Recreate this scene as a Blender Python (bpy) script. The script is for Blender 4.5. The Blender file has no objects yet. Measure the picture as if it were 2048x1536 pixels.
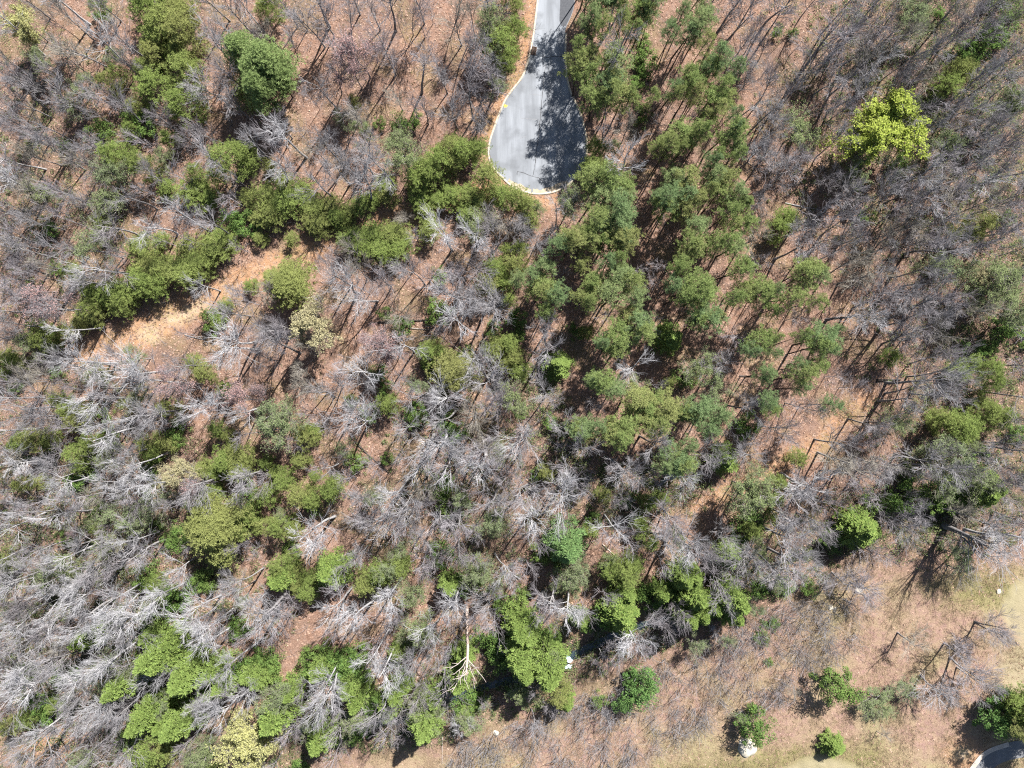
import bpy, math, random
import numpy as np
from mathutils import Vector

# ------------------------------------------------------------------ camera, sky, sun, exposure
SC = bpy.context.scene
COL = SC.collection
ALT = 135.0                      # drone height above the forest floor
S = 200.0 / 2048.0               # metres on the ground per pixel of the photograph
cam_d = bpy.data.cameras.new('camera')
cam_d.sensor_width = 36.0
cam_d.lens = 18.0 / (100.0 / ALT)
cam_d.clip_end = 2000.0
cam = bpy.data.objects.new('camera', cam_d)
cam.location = (0, 0, ALT)
COL.objects.link(cam)
SC.camera = cam

SUN_EL = math.radians(47.0)
SUN_DIR = Vector((0.50 * math.cos(SUN_EL), 0.866 * math.cos(SUN_EL), math.sin(SUN_EL)))   # towards the sun
world = bpy.data.worlds.new('World')
SC.world = world
world.use_nodes = True
wn = world.node_tree
bg = wn.nodes['Background']
sky = wn.nodes.new('ShaderNodeTexSky')
sky.sky_type = 'NISHITA'
sky.sun_disc = False
sky.sun_elevation = SUN_EL
sky.sun_rotation = math.atan2(SUN_DIR.x, SUN_DIR.y)
wn.links.new(sky.outputs[0], bg.inputs[0])
bg.inputs[1].default_value = 0.050
sun_d = bpy.data.lights.new('sun', 'SUN')
sun_d.energy = 4.9
sun_d.angle = math.radians(0.5)
sun_d.color = (1.0, 0.965, 0.925)
sun = bpy.data.objects.new('sun', sun_d)
sun.rotation_euler = SUN_DIR.to_track_quat('Z', 'Y').to_euler()
COL.objects.link(sun)
SC.view_settings.view_transform = 'Standard'
SC.view_settings.look = 'None'
SC.view_settings.gamma = 1.0
SC.view_settings.use_curve_mapping = False
SC.view_settings.exposure = 2.05
SC.render.film_transparent = False
SC.cycles.max_bounces = 4
SC.cycles.diffuse_bounces = 3
SC.cycles.glossy_bounces = 1
SC.cycles.transmission_bounces = 2
SC.cycles.filter_width = 1.15
SC.cycles.use_denoising = False

rng = np.random.default_rng(20230401)
random.seed(7)


def W(u, v):
    """photograph pixel on the ground -> metres"""
    return (u - 1024.0) * S, (768.0 - v) * S


# ------------------------------------------------------------------ mesh helpers
def mesh_np(name, verts, faces, n):
    """verts (N,3), faces (M,n)"""
    me = bpy.data.meshes.new(name)
    v = np.ascontiguousarray(verts, dtype=np.float32)
    f = np.ascontiguousarray(faces, dtype=np.int32)
    me.vertices.add(len(v))
    me.vertices.foreach_set('co', v.ravel())
    me.loops.add(f.size)
    me.loops.foreach_set('vertex_index', f.ravel())
    me.polygons.add(len(f))
    me.polygons.foreach_set('loop_start', np.arange(0, f.size, n, dtype=np.int32))
    me.polygons.foreach_set('loop_total', np.full(len(f), n, dtype=np.int32))
    me.update(calc_edges=True)
    return me


def obj(name, me, mat=None, parent=None, kind=None, smooth=False):
    o = bpy.data.objects.new(name, me)
    COL.objects.link(o)
    if mat is not None:
        if not me.materials:
            me.materials.append(mat)
        else:
            o.material_slots[0].link = 'OBJECT'
            o.material_slots[0].material = mat
    if parent is not None:
        o.parent = parent
    if kind:
        o['kind'] = kind
    if smooth:
        me.polygons.foreach_set('use_smooth', np.ones(len(me.polygons), dtype=bool))
    return o


def tag(o, label, cat, group=None):
    o['label'] = label
    o['category'] = cat
    if group:
        o['group'] = group
    return o


def norm(a):
    return a / np.maximum(np.linalg.norm(a, axis=-1, keepdims=True), 1e-9)


def perp(d, g):
    """random unit vectors perpendicular to d (N,3)"""
    r = g.normal(size=d.shape)
    r -= (r * d).sum(-1, keepdims=True) * d
    return norm(r)


def grow(p, d, L, K, wob, up, g):
    """polylines: start p (N,3), direction d, length L (N)"""
    n = len(p)
    pts = np.empty((n, K, 3))
    pts[:, 0] = p
    d = d.copy()
    step = (L / (K - 1))[:, None]
    for k in range(1, K):
        d = d + g.normal(size=d.shape) * wob
        d[:, 2] += up
        d = norm(d)
        pts[:, k] = pts[:, k - 1] + d * step
    return pts


def sprout(pts, R, L, m, t0, t1, a0, a1, lf, g, taper=0.55, flat=0.0):
    """m children on every polyline: returns start, direction, length, radius"""
    n, K, _ = pts.shape
    t = t0 + (t1 - t0) * (np.arange(m)[None, :] + g.random((n, m))) / m
    x = t * (K - 1)
    i = np.minimum(x.astype(int), K - 2)
    f = (x - i)[..., None]
    idx = np.arange(n)[:, None]
    a, b = pts[idx, i], pts[idx, i + 1]
    st = a + (b - a) * f
    tan = norm(b - a)
    az = perp(tan, g)
    if flat:
        az[..., 2] *= (1 - flat)
        az = norm(az)
    ang = a0 + (a1 - a0) * g.random((n, m))
    d = norm(np.cos(ang)[..., None] * tan + np.sin(ang)[..., None] * az)
    ln = L[:, None] * lf * (0.65 + 0.7 * g.random((n, m))) * (1.25 - taper * t)
    ra, rb = R[idx, i], R[idx, i + 1]
    rad = (ra + (rb - ra) * f[..., 0]) * 0.72
    return st.reshape(-1, 3), d.reshape(-1, 3), ln.ravel(), rad.ravel()


def radii(r0, r1, K):
    t = np.linspace(0, 1, K)[None, :]
    return r0[:, None] + (r1[:, None] - r0[:, None]) * t


def tubes(pts, R, sides):
    """quads for many polylines at once"""
    n, K, _ = pts.shape
    d = norm(pts[:, -1] - pts[:, 0])
    ref = np.where(np.abs(d[:, 2:3]) > 0.8, np.array([[1.0, 0, 0]]), np.array([[0, 0, 1.0]]))
    u = norm(np.cross(d, ref))
    v = np.cross(d, u)
    a = np.arange(sides) * 2 * math.pi / sides
    ring = np.cos(a)[None, :, None] * u[:, None, :] + np.sin(a)[None, :, None] * v[:, None, :]
    V = pts[:, :, None, :] + R[:, :, None, None] * ring[:, None, :, :]
    base = (np.arange(n) * K * sides)[:, None, None]
    k = np.arange(K - 1)[None, :, None] * sides
    s = np.arange(sides)[None, None, :]
    s2 = (s + 1) % sides
    F = np.stack([base + k + s, base + k + s2, base + k + sides + s2, base + k + sides + s], -1)
    return V.reshape(-1, 3), F.reshape(-1, 4)


def join(parts):
    vs, fs, off = [], [], 0
    for v, f in parts:
        vs.append(v)
        fs.append(f + off)
        off += len(v)
    return np.concatenate(vs), np.concatenate(fs)


def needles(C, D, n, ln, wd, g, spread=1.0):
    """tufts at C (N,3) pointing D: n thin triangles each"""
    c = np.repeat(C, n, 0)
    d = norm(np.repeat(D, n, 0) * (1.0 / max(spread, 0.05)) * 0.6 + g.normal(size=c.shape))
    l = ln * (0.7 + 0.6 * g.random(len(c)))[:, None]
    w = norm(norm(np.cross(d, np.array([[0, 0, 1.0]])) + 1e-4) + .55 * g.normal(size=c.shape)) * (wd * (0.7 + 0.6 * g.random(len(c))))[:, None]
    m = c + d * l * 0.25
    V = np.stack([m - w, m + w, c + d * l], 1).reshape(-1, 3)
    return V, np.arange(len(V)).reshape(-1, 3)


def small_leaves(C, N, ln, wd, g, tilt=0.6):
    """one three-cornered leaf at each C"""
    nn = norm(N + g.normal(size=C.shape) * tilt)
    a = perp(nn, g)
    b = np.cross(nn, a)
    s = (0.7 + 0.6 * g.random(len(C)))[:, None]
    V = np.stack([C - a * ln * s * .4 - b * wd * s * .5, C - a * ln * s * .4 + b * wd * s * .5, C + a * ln * s * .6], 1).reshape(-1, 3)
    return V, np.arange(len(V)).reshape(-1, 3)


def leaves(C, N, ln, wd, g, tilt=0.6):
    """one diamond leaf at each C, facing N with some tilt"""
    nn = norm(N + g.normal(size=C.shape) * tilt)
    a = perp(nn, g)
    b = np.cross(nn, a)
    s = (0.7 + 0.6 * g.random(len(C)))[:, None]
    V = np.stack([C - a * ln * s * .5, C + b * wd * s * .5, C + a * ln * s * .5, C - b * wd * s * .5], 1).reshape(-1, 3)
    return V, np.arange(len(V)).reshape(-1, 4)


# ------------------------------------------------------------------ materials
def new_mat(name):
    m = bpy.data.materials.new(name)
    m.use_nodes = True
    nt = m.node_tree
    for n in list(nt.nodes):
        nt.nodes.remove(n)
    out = nt.nodes.new('ShaderNodeOutputMaterial')
    return m, nt, out


def N(nt, t, **kw):
    n = nt.nodes.new(t)
    for k, v in kw.items():
        setattr(n, k, v)
    return n


def mixc(nt, fac, a, b, mode='MIX'):
    n = N(nt, 'ShaderNodeMix', data_type='RGBA', blend_type=mode)
    for s, v in ((n.inputs[0], fac), (n.inputs[6], a), (n.inputs[7], b)):
        if isinstance(v, (int, float)):
            s.default_value = v
        elif isinstance(v, tuple):
            s.default_value = (*v, 1.0)
        else:
            nt.links.new(v, s)
    return n.outputs[2]


def ramp(nt, fac, lo, hi):
    n = N(nt, 'ShaderNodeMapRange', clamp=True)
    n.inputs[1].default_value, n.inputs[2].default_value = lo, hi
    nt.links.new(fac, n.inputs[0])
    return n.outputs[0]


def noise(nt, vec, scale, detail=3.0, rough=0.55):
    n = N(nt, 'ShaderNodeTexNoise')
    n.inputs['Scale'].default_value = scale
    n.inputs['Detail'].default_value = detail
    n.inputs['Roughness'].default_value = rough
    if vec is not None:
        nt.links.new(vec, n.inputs['Vector'])
    return n.outputs['Fac']


def leaf_mat(name, c1, c2, c3=None, trans=0.35, gloss=0.0):
    """foliage: per leaf between c1 and c2, per plant a drift towards c3"""
    m, nt, out = new_mat(name)
    geo = N(nt, 'ShaderNodeNewGeometry')
    oi = N(nt, 'ShaderNodeObjectInfo')
    col = mixc(nt, geo.outputs['Random Per Island'], c1, c2)
    if c3:
        r = ramp(nt, oi.outputs['Random'], 0.35, 1.0)
        mm = N(nt, 'ShaderNodeMath', operation='MULTIPLY')
        mm.inputs[1].default_value = 0.75
        nt.links.new(r, mm.inputs[0])
        col = mixc(nt, mm.outputs[0], col, c3)
    d = N(nt, 'ShaderNodeBsdfDiffuse')
    t = N(nt, 'ShaderNodeBsdfTranslucent')
    nt.links.new(col, d.inputs[0])
    nt.links.new(col, t.inputs[0])
    mx = N(nt, 'ShaderNodeMixShader')
    mx.inputs[0].default_value = trans
    nt.links.new(d.outputs[0], mx.inputs[1])
    nt.links.new(t.outputs[0], mx.inputs[2])
    last = mx.outputs[0]
    if gloss:
        gl = N(nt, 'ShaderNodeBsdfGlossy')
        gl.inputs['Roughness'].default_value = 0.45
        m2 = N(nt, 'ShaderNodeMixShader')
        m2.inputs[0].default_value = gloss
        nt.links.new(last, m2.inputs[1])
        nt.links.new(gl.outputs[0], m2.inputs[2])
        last = m2.outputs[0]
    nt.links.new(last, out.inputs[0])
    return m


def bark_mat(name, c1, c2, vary=0.25):
    m, nt, out = new_mat(name)
    tc = N(nt, 'ShaderNodeTexCoord')
    mp = N(nt, 'ShaderNodeMapping')
    mp.inputs['Scale'].default_value = (6, 6, 1.2)
    nt.links.new(tc.outputs['Object'], mp.inputs[0])
    f = noise(nt, mp.outputs[0], 1.0, 4.0)
    col = mixc(nt, ramp(nt, f, 0.32, 0.68), c1, c2)
    oi = N(nt, 'ShaderNodeObjectInfo')
    hs = N(nt, 'ShaderNodeHueSaturation')
    r = N(nt, 'ShaderNodeMapRange')
    r.inputs[3].default_value, r.inputs[4].default_value = 1.0 - vary, 1.0 + vary
    nt.links.new(oi.outputs['Random'], r.inputs[0])
    nt.links.new(r.outputs[0], hs.inputs['Value'])
    nt.links.new(col, hs.inputs['Color'])
    b = N(nt, 'ShaderNodeBsdfDiffuse')
    nt.links.new(hs.outputs[0], b.inputs[0])
    nt.links.new(b.outputs[0], out.inputs[0])
    return m


def plain_mat(name, c1, c2, scale, detail=4.0, bump=0.0, rough=0.9, lo=0.35, hi=0.65):
    m, nt, out = new_mat(name)
    tc = N(nt, 'ShaderNodeTexCoord')
    f = noise(nt, tc.outputs['Object'], scale, detail)
    col = mixc(nt, ramp(nt, f, lo, hi), c1, c2)
    b = N(nt, 'ShaderNodeBsdfPrincipled')
    b.inputs['Roughness'].default_value = rough
    nt.links.new(col, b.inputs['Base Color'])
    if bump:
        bp = N(nt, 'ShaderNodeBump')
        bp.inputs['Strength'].default_value = 0.7
        bp.inputs['Distance'].default_value = bump
        nt.links.new(f, bp.inputs['Height'])
        nt.links.new(bp.outputs[0], b.inputs['Normal'])
    nt.links.new(b.outputs[0], out.inputs[0])
    return m


M = {}
M['bark_white'] = bark_mat('bark_white', (.285, .28, .28), (.20, .194, .194), .12)
M['bark_grey'] = bark_mat('bark_grey', (.192, .184, .182), (.120, .114, .112), .2)
M['bark_dark'] = bark_mat('bark_dark', (.060, .050, .045), (.032, .027, .024), .2)
M['bark_pine'] = bark_mat('bark_pine', (.080, .060, .049), (.040, .032, .028), .2)
M['twig_white'] = bark_mat('twig_white', (.304, .300, .308), (.224, .220, .227), .13)
M['twig_grey'] = bark_mat('twig_grey', (.212, .204, .211), (.148, .142, .146), .18)
M['twig_mauve'] = bark_mat('twig_mauve', (.200, .186, .194), (.132, .120, .127), .18)
M['twig_tan'] = bark_mat('twig_tan', (.216, .200, .170), (.152, .136, .113), .18)
M['dead_pale'] = bark_mat('dead_pale', (.27, .24, .225), (.20, .165, .145), .05)
M['dead_wood'] = bark_mat('dead_wood', (.336, .280, .243), (.256, .184, .146), .05)
M['log_pale'] = bark_mat('log_pale', (.256, .228, .203), (.168, .144, .126), .2)

M['pine'] = leaf_mat('pine_needles', (.112, .160, .050), (.215, .262, .096), (.225, .228, .090), .45)
M['pine_blue'] = leaf_mat('pine_needles_bluish', (.098, .150, .066), (.180, .240, .108), (.195, .230, .098), .45)
M['young_pine'] = leaf_mat('young_pine_needles', (.110, .155, .042), (.210, .258, .080), (.210, .215, .080), .44)
M['olive'] = leaf_mat('olive_needles', (.135, .145, .055), (.23, .235, .09), None, .4)
M['hemlock'] = leaf_mat('hemlock_sprays', (.095, .150, .040), (.195, .250, .070), (.165, .225, .065), .40)
M['hemlock_blue'] = leaf_mat('hemlock_sprays_cool', (.085, .15, .055), (.15, .225, .085), None, .4)
M['evergreen'] = leaf_mat('evergreen_leaves', (.050, .098, .028), (.115, .170, .045), (.10, .14, .04), .3)
M['holly'] = leaf_mat('holly_leaves', (.042, .092, .028), (.110, .175, .055), None, .3)
M['bud_green'] = leaf_mat('budding_leaves', (.118, .151, .063), (.185, .218, .101), (.143, .176, .097), .4)
M['bud_red'] = leaf_mat('red_buds', (.269, .151, .139), (.319, .227, .210), (.286, .210, .197), .4)
M['bud_yellow'] = leaf_mat('yellow_bloom', (.27, .27, .10), (.36, .35, .17), None, .4)
M['bud_cream'] = leaf_mat('cream_bloom', (.252, .227, .126), (.319, .294, .176), None, .35)
M['lime'] = leaf_mat('lime_leaves', (.18, .235, .035), (.31, .345, .085), None, .45)
M['fresh'] = leaf_mat('fresh_green_leaves', (.13, .185, .065), (.21, .265, .105), None, .42)

# ------------------------------------------------------------------ where the ground changes kind (photograph pixels)
def seg_dist(px, py, pts):
    d = np.full(px.shape, 1e9)
    for (ax, ay), (bx, by) in zip(pts[:-1], pts[1:]):
        vx, vy = bx - ax, by - ay
        t = np.clip(((px - ax) * vx + (py - ay) * vy) / (vx * vx + vy * vy), 0, 1)
        d = np.minimum(d, np.hypot(px - ax - t * vx, py - ay - t * vy))
    return d


def inside(px, py, poly):
    r = np.zeros(px.shape, bool)
    n = len(poly)
    j = n - 1
    for i in range(n):
        (xi, yi), (xj, yj) = poly[i], poly[j]
        c = ((yi > py) != (yj > py)) & (px < (xj - xi) * (py - yi) / ((yj - yi) if yj != yi else 1e-9) + xi)
        r ^= c
        j = i
    return r


ROAD = [(1081, -220), (1079, -60), (1077, 0), (1072.5, 35), (1069, 66), (1064, 94), (1059.6, 112.5), (1053.8, 138), (1043, 160),
        (1028, 178), (1013, 197.5), (1003.5, 218.6), (993.7, 244.7), (984, 272), (979, 290), (978, 307), (981, 323), (990, 339),
        (1005, 354), (1018, 367), (1037.7, 379), (1060.5, 385.5), (1080, 387), (1103, 384), (1119, 378.5), (1136, 367.5), (1156.5, 350),
        (1168, 329), (1173.6, 298), (1169.6, 266), (1163, 238), (1153, 212), (1141, 188), (1134.5, 168), (1131, 140), (1129, 112),
        (1130, 66), (1131.5, 56), (1141, 36), (1147.5, 18), (1150, 0), (1152, -60), (1153, -220)]
TRAIL = [(150, 712), (200, 695), (260, 674), (330, 643), (400, 600), (470, 565), (540, 528), (620, 502), (700, 468), (790, 432), (880, 402), (960, 375), (990, 355)]
PATH2 = [(1390, 1015), (1450, 985), (1540, 945), (1610, 903), (1660, 868), (1700, 828), (1730, 800)]
CREEK = [(560, 1470), (700, 1455), (800, 1450), (870, 1430), (930, 1392), (1000, 1372), (1060, 1362), (1112, 1342), (1150, 1316), (1205, 1290), (1262, 1262),
         (1335, 1246), (1420, 1205), (1500, 1165), (1600, 1122), (1700, 1086), (1790, 1045), (1860, 1030), (1960, 1000), (2060, 975), (2300, 930)]
CART = [(1935, 1580), (1962, 1538), (1985, 1512), (2030, 1498), (2100, 1490), (2300, 1480)]
FIELD = [(540, 1560), (640, 1518), (760, 1500), (900, 1484), (980, 1450), (1100, 1408), (1190, 1352), (1290, 1322), (1345, 1296), (1420, 1258), (1500, 1218),
         (1560, 1196), (1640, 1178), (1690, 1120), (1725, 1092), (1760, 1110), (1800, 1130), (1880, 1148), (1960, 1140), (2060, 1118), (2500, 1080), (2500, 2000), (540, 2000)]
BRUSHFIELD = [(900, 1484), (1100, 1415), (1330, 1310), (1500, 1225), (1640, 1185), (1740, 1200), (1700, 1300), (1600, 1400), (1480, 1420), (1330, 1500), (1200, 1560), (900, 1560)]


def fbm(px, py, sc, seed):
    """cheap smooth noise from sines, 0..1"""
    g = np.random.default_rng(seed)
    r = np.zeros(px.shape)
    for k in range(7):
        a = g.random() * 6.283
        f = sc * (0.6 + 1.6 * g.random())
        r += np.sin((px * math.cos(a) + py * math.sin(a)) * f + g.random() * 6.28 + 1.3 * np.sin((py * math.cos(a) - px * math.sin(a)) * f * .7 + g.random() * 6))
    return 0.5 + r / 9.0


def soft(d, w, e, px, py, seed=1, amp=9.0):
    """1 inside width w, falling off over e pixels, ragged edge"""
    d = d + amp * (fbm(px, py, .09, seed) - .5) * 2 + amp * .6 * (fbm(px, py, .31, seed + 7) - .5) * 2
    return np.clip((w + e - d) / (2 * e), 0, 1)


def ground_z(px, py):
    """height of the forest floor in metres"""
    z = 0.30 * (fbm(px, py, .035, 3) - .5) + 0.16 * (fbm(px, py, .16, 4) - .5)
    d = seg_dist(px, py, CREEK)
    z = z - 1.9 * np.exp(-(d / 26.0) ** 2)
    rd = seg_dist(px, py, ROAD)
    ins = inside(px, py, ROAD)
    flat = np.clip(rd / 22.0, 0, 1)
    z = z * np.clip(seg_dist(px, py, CART) / 40.0, 0.0, 1.0)
    z = np.where(ins, -0.30 * np.clip(rd / 6.0, 0, 1), z * flat)
    return z - 0.02 * (~ins)


def gz(x, y):
    return float(ground_z(np.array([x / S + 1024.0]), np.array([768.0 - y / S]))[0])


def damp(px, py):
    """shaded areas: low evergreens cover the floor and shade is painted into it"""
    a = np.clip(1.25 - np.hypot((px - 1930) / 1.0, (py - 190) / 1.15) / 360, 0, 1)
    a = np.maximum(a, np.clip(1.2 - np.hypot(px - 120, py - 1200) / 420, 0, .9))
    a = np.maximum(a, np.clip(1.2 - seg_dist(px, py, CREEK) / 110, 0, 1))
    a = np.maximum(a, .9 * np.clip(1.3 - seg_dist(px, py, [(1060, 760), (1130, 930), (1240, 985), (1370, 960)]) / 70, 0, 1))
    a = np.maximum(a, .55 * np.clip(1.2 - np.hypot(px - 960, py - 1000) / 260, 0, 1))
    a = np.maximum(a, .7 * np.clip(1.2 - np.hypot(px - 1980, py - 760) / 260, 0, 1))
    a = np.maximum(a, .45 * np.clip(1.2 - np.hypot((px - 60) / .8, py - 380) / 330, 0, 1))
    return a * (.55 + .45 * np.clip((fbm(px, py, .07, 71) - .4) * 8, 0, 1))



# ------------------------------------------------------------------ ground sheet
def axis(lim, step, far):
    a = np.arange(-lim, lim + 1e-6, step)
    t = np.array([6, 16, 36, 80, 170, 360, far])
    return np.concatenate([-(lim + t)[::-1], a, lim + t])


gx = axis(112.0, 0.5, 900.0)
gy = axis(86.0, 0.5, 900.0)
XX, YY = np.meshgrid(gx, gy)
PX, PY = XX / S + 1024.0, 768.0 - YY / S
ZZ = ground_z(PX, PY)
nx_, ny_ = len(gx), len(gy)
ii = np.arange(ny_ - 1)[:, None] * nx_ + np.arange(nx_ - 1)[None, :]
GF = np.stack([ii, ii + 1, ii + nx_ + 1, ii + nx_], -1).reshape(-1, 4)
gme = mesh_np('ground', np.stack([XX, YY, ZZ], -1).reshape(-1, 3), GF, 4)

field = np.where(inside(PX, PY, FIELD), 1.0, 0.0)
fd = seg_dist(PX, PY, FIELD[:-2])
field = np.clip(np.where(field > 0, .5 + fd / 60, .5 - fd / 60) + .5 * (fbm(PX, PY, .08, 11) - .5), 0, 1)
trail_w = 21 + 12 * np.exp(-((PX - 330) / 110) ** 2)
trail = soft(seg_dist(PX, PY, TRAIL) - trail_w, 0, 9, PX, PY, 21)
path2 = 1.0 * soft(seg_dist(PX, PY, PATH2), 19, 10, PX, PY, 23)
verge = soft(seg_dist(PX, PY, [(1066, -200), (1063, 0), (1058, 50), (1050, 100), (1036, 145), (1008, 188), (988, 232), (972, 285), (967, 320)]), 12, 8, PX, PY, 25, 5)
verge2 = soft(seg_dist(PX, PY, [(985, 345), (1010, 375), (1050, 396), (1090, 402), (1130, 392)]), 13, 9, PX, PY, 27, 6)
dirt = np.maximum(soft(np.hypot((PX - 1925) / 1.15, PY - 1510), 34, 14, PX, PY, 29), soft(np.hypot((PX - 95) / 1.5, PY - 1492), 42, 18, PX, PY, 31))
clay = np.clip(np.maximum.reduce([trail, path2 * .9, verge * .95, verge2 * .9, dirt]), 0, 1)
sand = np.maximum.reduce([soft(seg_dist(PX, PY, [(402, 610), (372, 632), (338, 642)]), 11, 9, PX, PY, 33, 7), soft(np.hypot(PX - 300, (PY - 668) * 1.3), 26, 12, PX, PY, 35, 7) * .8,
                          soft(np.hypot((PX - 1922) / 1.3, PY - 1506), 13, 9, PX, PY, 37, 5), soft(np.hypot(PX - 1500, PY - 1498), 26, 8, PX, PY, 38, 5)])
green1 = .8 * soft(np.hypot(PX - 2078, PY - 1222), 70, 8, PX, PY, 39, 4)
green2 = .8 * soft(np.hypot((PX - 1643) / 1.35, PY - 1585), 71, 8, PX, PY, 41, 4)
straw = soft(np.hypot((PX - 2075) / 1.1, (PY - 1370) / 1.3), 78, 26, PX, PY, 43, 12)
golf = np.clip(np.maximum.reduce([green1, green2, straw * .75]), 0, 1)
mossy = soft(np.hypot((PX - 1960) / 2.2, PY - 1175), 40, 24, PX, PY, 45, 12) * .7
mossy = np.maximum(mossy, .75 * soft(seg_dist(PX, PY, [(1330, 1560), (1560, 1520), (1740, 1515)]), 26, 22, PX, PY, 47, 12))
mossy = np.maximum(mossy, .28 * np.clip((fbm(PX, PY, .045, 49) - .56) * 5, 0, 1) * (1 - field))
for nm, dat in (('kind_a', np.stack([field, clay, sand, np.ones_like(field)], -1)), ('kind_b', np.stack([golf, mossy, damp(PX, PY) * (1 - field) * (1 - clay), np.ones_like(field)], -1))):  # blue channel of the second attribute carries the painted floor shade
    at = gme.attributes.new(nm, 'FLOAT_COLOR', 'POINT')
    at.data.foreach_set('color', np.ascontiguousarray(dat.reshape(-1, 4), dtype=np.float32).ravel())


def ground_mat():
    m, nt, out = new_mat('forest_floor')
    tc = N(nt, 'ShaderNodeTexCoord')
    P = tc.outputs['Object']
    aa = N(nt, 'ShaderNodeAttribute', attribute_name='kind_a')
    ab = N(nt, 'ShaderNodeAttribute', attribute_name='kind_b')
    sa = N(nt, 'ShaderNodeSeparateColor')
    sb = N(nt, 'ShaderNodeSeparateColor')
    nt.links.new(aa.outputs['Color'], sa.inputs[0])
    nt.links.new(ab.outputs['Color'], sb.inputs[0])
    big = noise(nt, P, 0.09, 3)
    mid = noise(nt, P, 0.9, 4)
    fine = noise(nt, P, 4.5, 4, .7)
    litter = mixc(nt, ramp(nt, fine, .30, .70), (.080, .046, .032), (.205, .125, .088))
    litter = mixc(nt, ramp(nt, mid, .42, .72), litter, mixc(nt, ramp(nt, fine, .3, .7), (.105, .068, .052), (.215, .150, .122)))
    litter = mixc(nt, ramp(nt, big, .42, .70), litter, mixc(nt, ramp(nt, fine, .3, .7), (.060, .040, .032), (.150, .100, .078)))
    grass = mixc(nt, ramp(nt, fine, .28, .72), (.113, .076, .052), (.216, .155, .111))
    grass = mixc(nt, ramp(nt, mid, .40, .66), grass, mixc(nt, ramp(nt, fine, .3, .7), (.115, .069, .057), (.192, .127, .106)))
    grass = mixc(nt, ramp(nt, big, .46, .66), grass, mixc(nt, ramp(nt, fine, .3, .7), (.115, .092, .052), (.202, .166, .098)))
    col = mixc(nt, sa.outputs[0], litter, grass)
    clay = mixc(nt, ramp(nt, fine, .3, .7), (.156, .083, .045), (.237, .146, .088))
    clay = mixc(nt, ramp(nt, mid, .45, .7), clay, (.232, .156, .101))
    col = mixc(nt, sa.outputs[1], col, clay)
    sand = mixc(nt, ramp(nt, mid, .35, .65), (.235, .185, .105), (.231, .197, .160))
    sand = mixc(nt, ramp(nt, fine, .35, .7), sand, (.210, .151, .084))
    col = mixc(nt, sa.outputs[2], col, sand)
    painted_shade = mixc(nt, ramp(nt, fine, .3, .7), (.035, .027, .022), (.105, .078, .060))  # shade under dense growth, painted into the floor as a darker brown
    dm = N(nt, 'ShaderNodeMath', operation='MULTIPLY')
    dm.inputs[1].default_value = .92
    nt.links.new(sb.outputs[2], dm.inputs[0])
    col = mixc(nt, dm.outputs[0], col, painted_shade)
    moss = mixc(nt, ramp(nt, fine, .3, .7), (.059, .060, .020), (.153, .138, .061))
    col = mixc(nt, sb.outputs[1], col, moss)
    turf = mixc(nt, ramp(nt, mid, .3, .7), (.164, .143, .087), (.193, .169, .108))
    col = mixc(nt, sb.outputs[0], col, turf)
    b = N(nt, 'ShaderNodeBsdfDiffuse')
    nt.links.new(col, b.inputs[0])
    bp = N(nt, 'ShaderNodeBump')
    bp.inputs['Strength'].default_value = 0.9
    bp.inputs['Distance'].default_value = 0.14
    nt.links.new(fine, bp.inputs['Height'])
    nt.links.new(bp.outputs[0], b.inputs['Normal'])
    nt.links.new(b.outputs[0], out.inputs[0])
    return m


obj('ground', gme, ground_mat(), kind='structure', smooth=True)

# ------------------------------------------------------------------ road, kerb, cracks
def asphalt_mat(name, c1, c2, streak=True):
    m, nt, out = new_mat(name)
    tc = N(nt, 'ShaderNodeTexCoord')
    mp = N(nt, 'ShaderNodeMapping')
    mp.inputs['Scale'].default_value = (0.55, 0.045, 1)
    mp.inputs['Rotation'].default_value = (0, 0, math.radians(9))
    nt.links.new(tc.outputs['Object'], mp.inputs[0])
    st = noise(nt, mp.outputs[0], 1.0, 4, .6)
    fine = noise(nt, tc.outputs['Object'], 9.0, 3, .7)
    blot = noise(nt, tc.outputs['Object'], 0.22, 4)
    col = mixc(nt, ramp(nt, st, .36, .62), c1, c2)
    col = mixc(nt, ramp(nt, blot, .46, .66), col, tuple(c * .86 for c in c2))
    col = mixc(nt, ramp(nt, fine, .2, .8), mixc(nt, 1.0, col, (.90, .90, .90), 'MULTIPLY'), col)
    b = N(nt, 'ShaderNodeBsdfPrincipled')
    b.inputs['Roughness'].default_value = 0.85
    nt.links.new(col, b.inputs['Base Color'])
    nt.links.new(b.outputs[0], out.inputs[0])
    return m


def poly_mesh(name, pts, z, thick=0.0):
    import bmesh
    bm = bmesh.new()
    vs = [bm.verts.new((*W(*p), z)) for p in pts]
    f = bm.faces.new(vs)
    if f.normal.z < 0:
        f.normal_flip()
    bmesh.ops.triangulate(bm, faces=[f])
    me = bpy.data.meshes.new(name)
    bm.to_mesh(me)
    bm.free()
    return me


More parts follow.
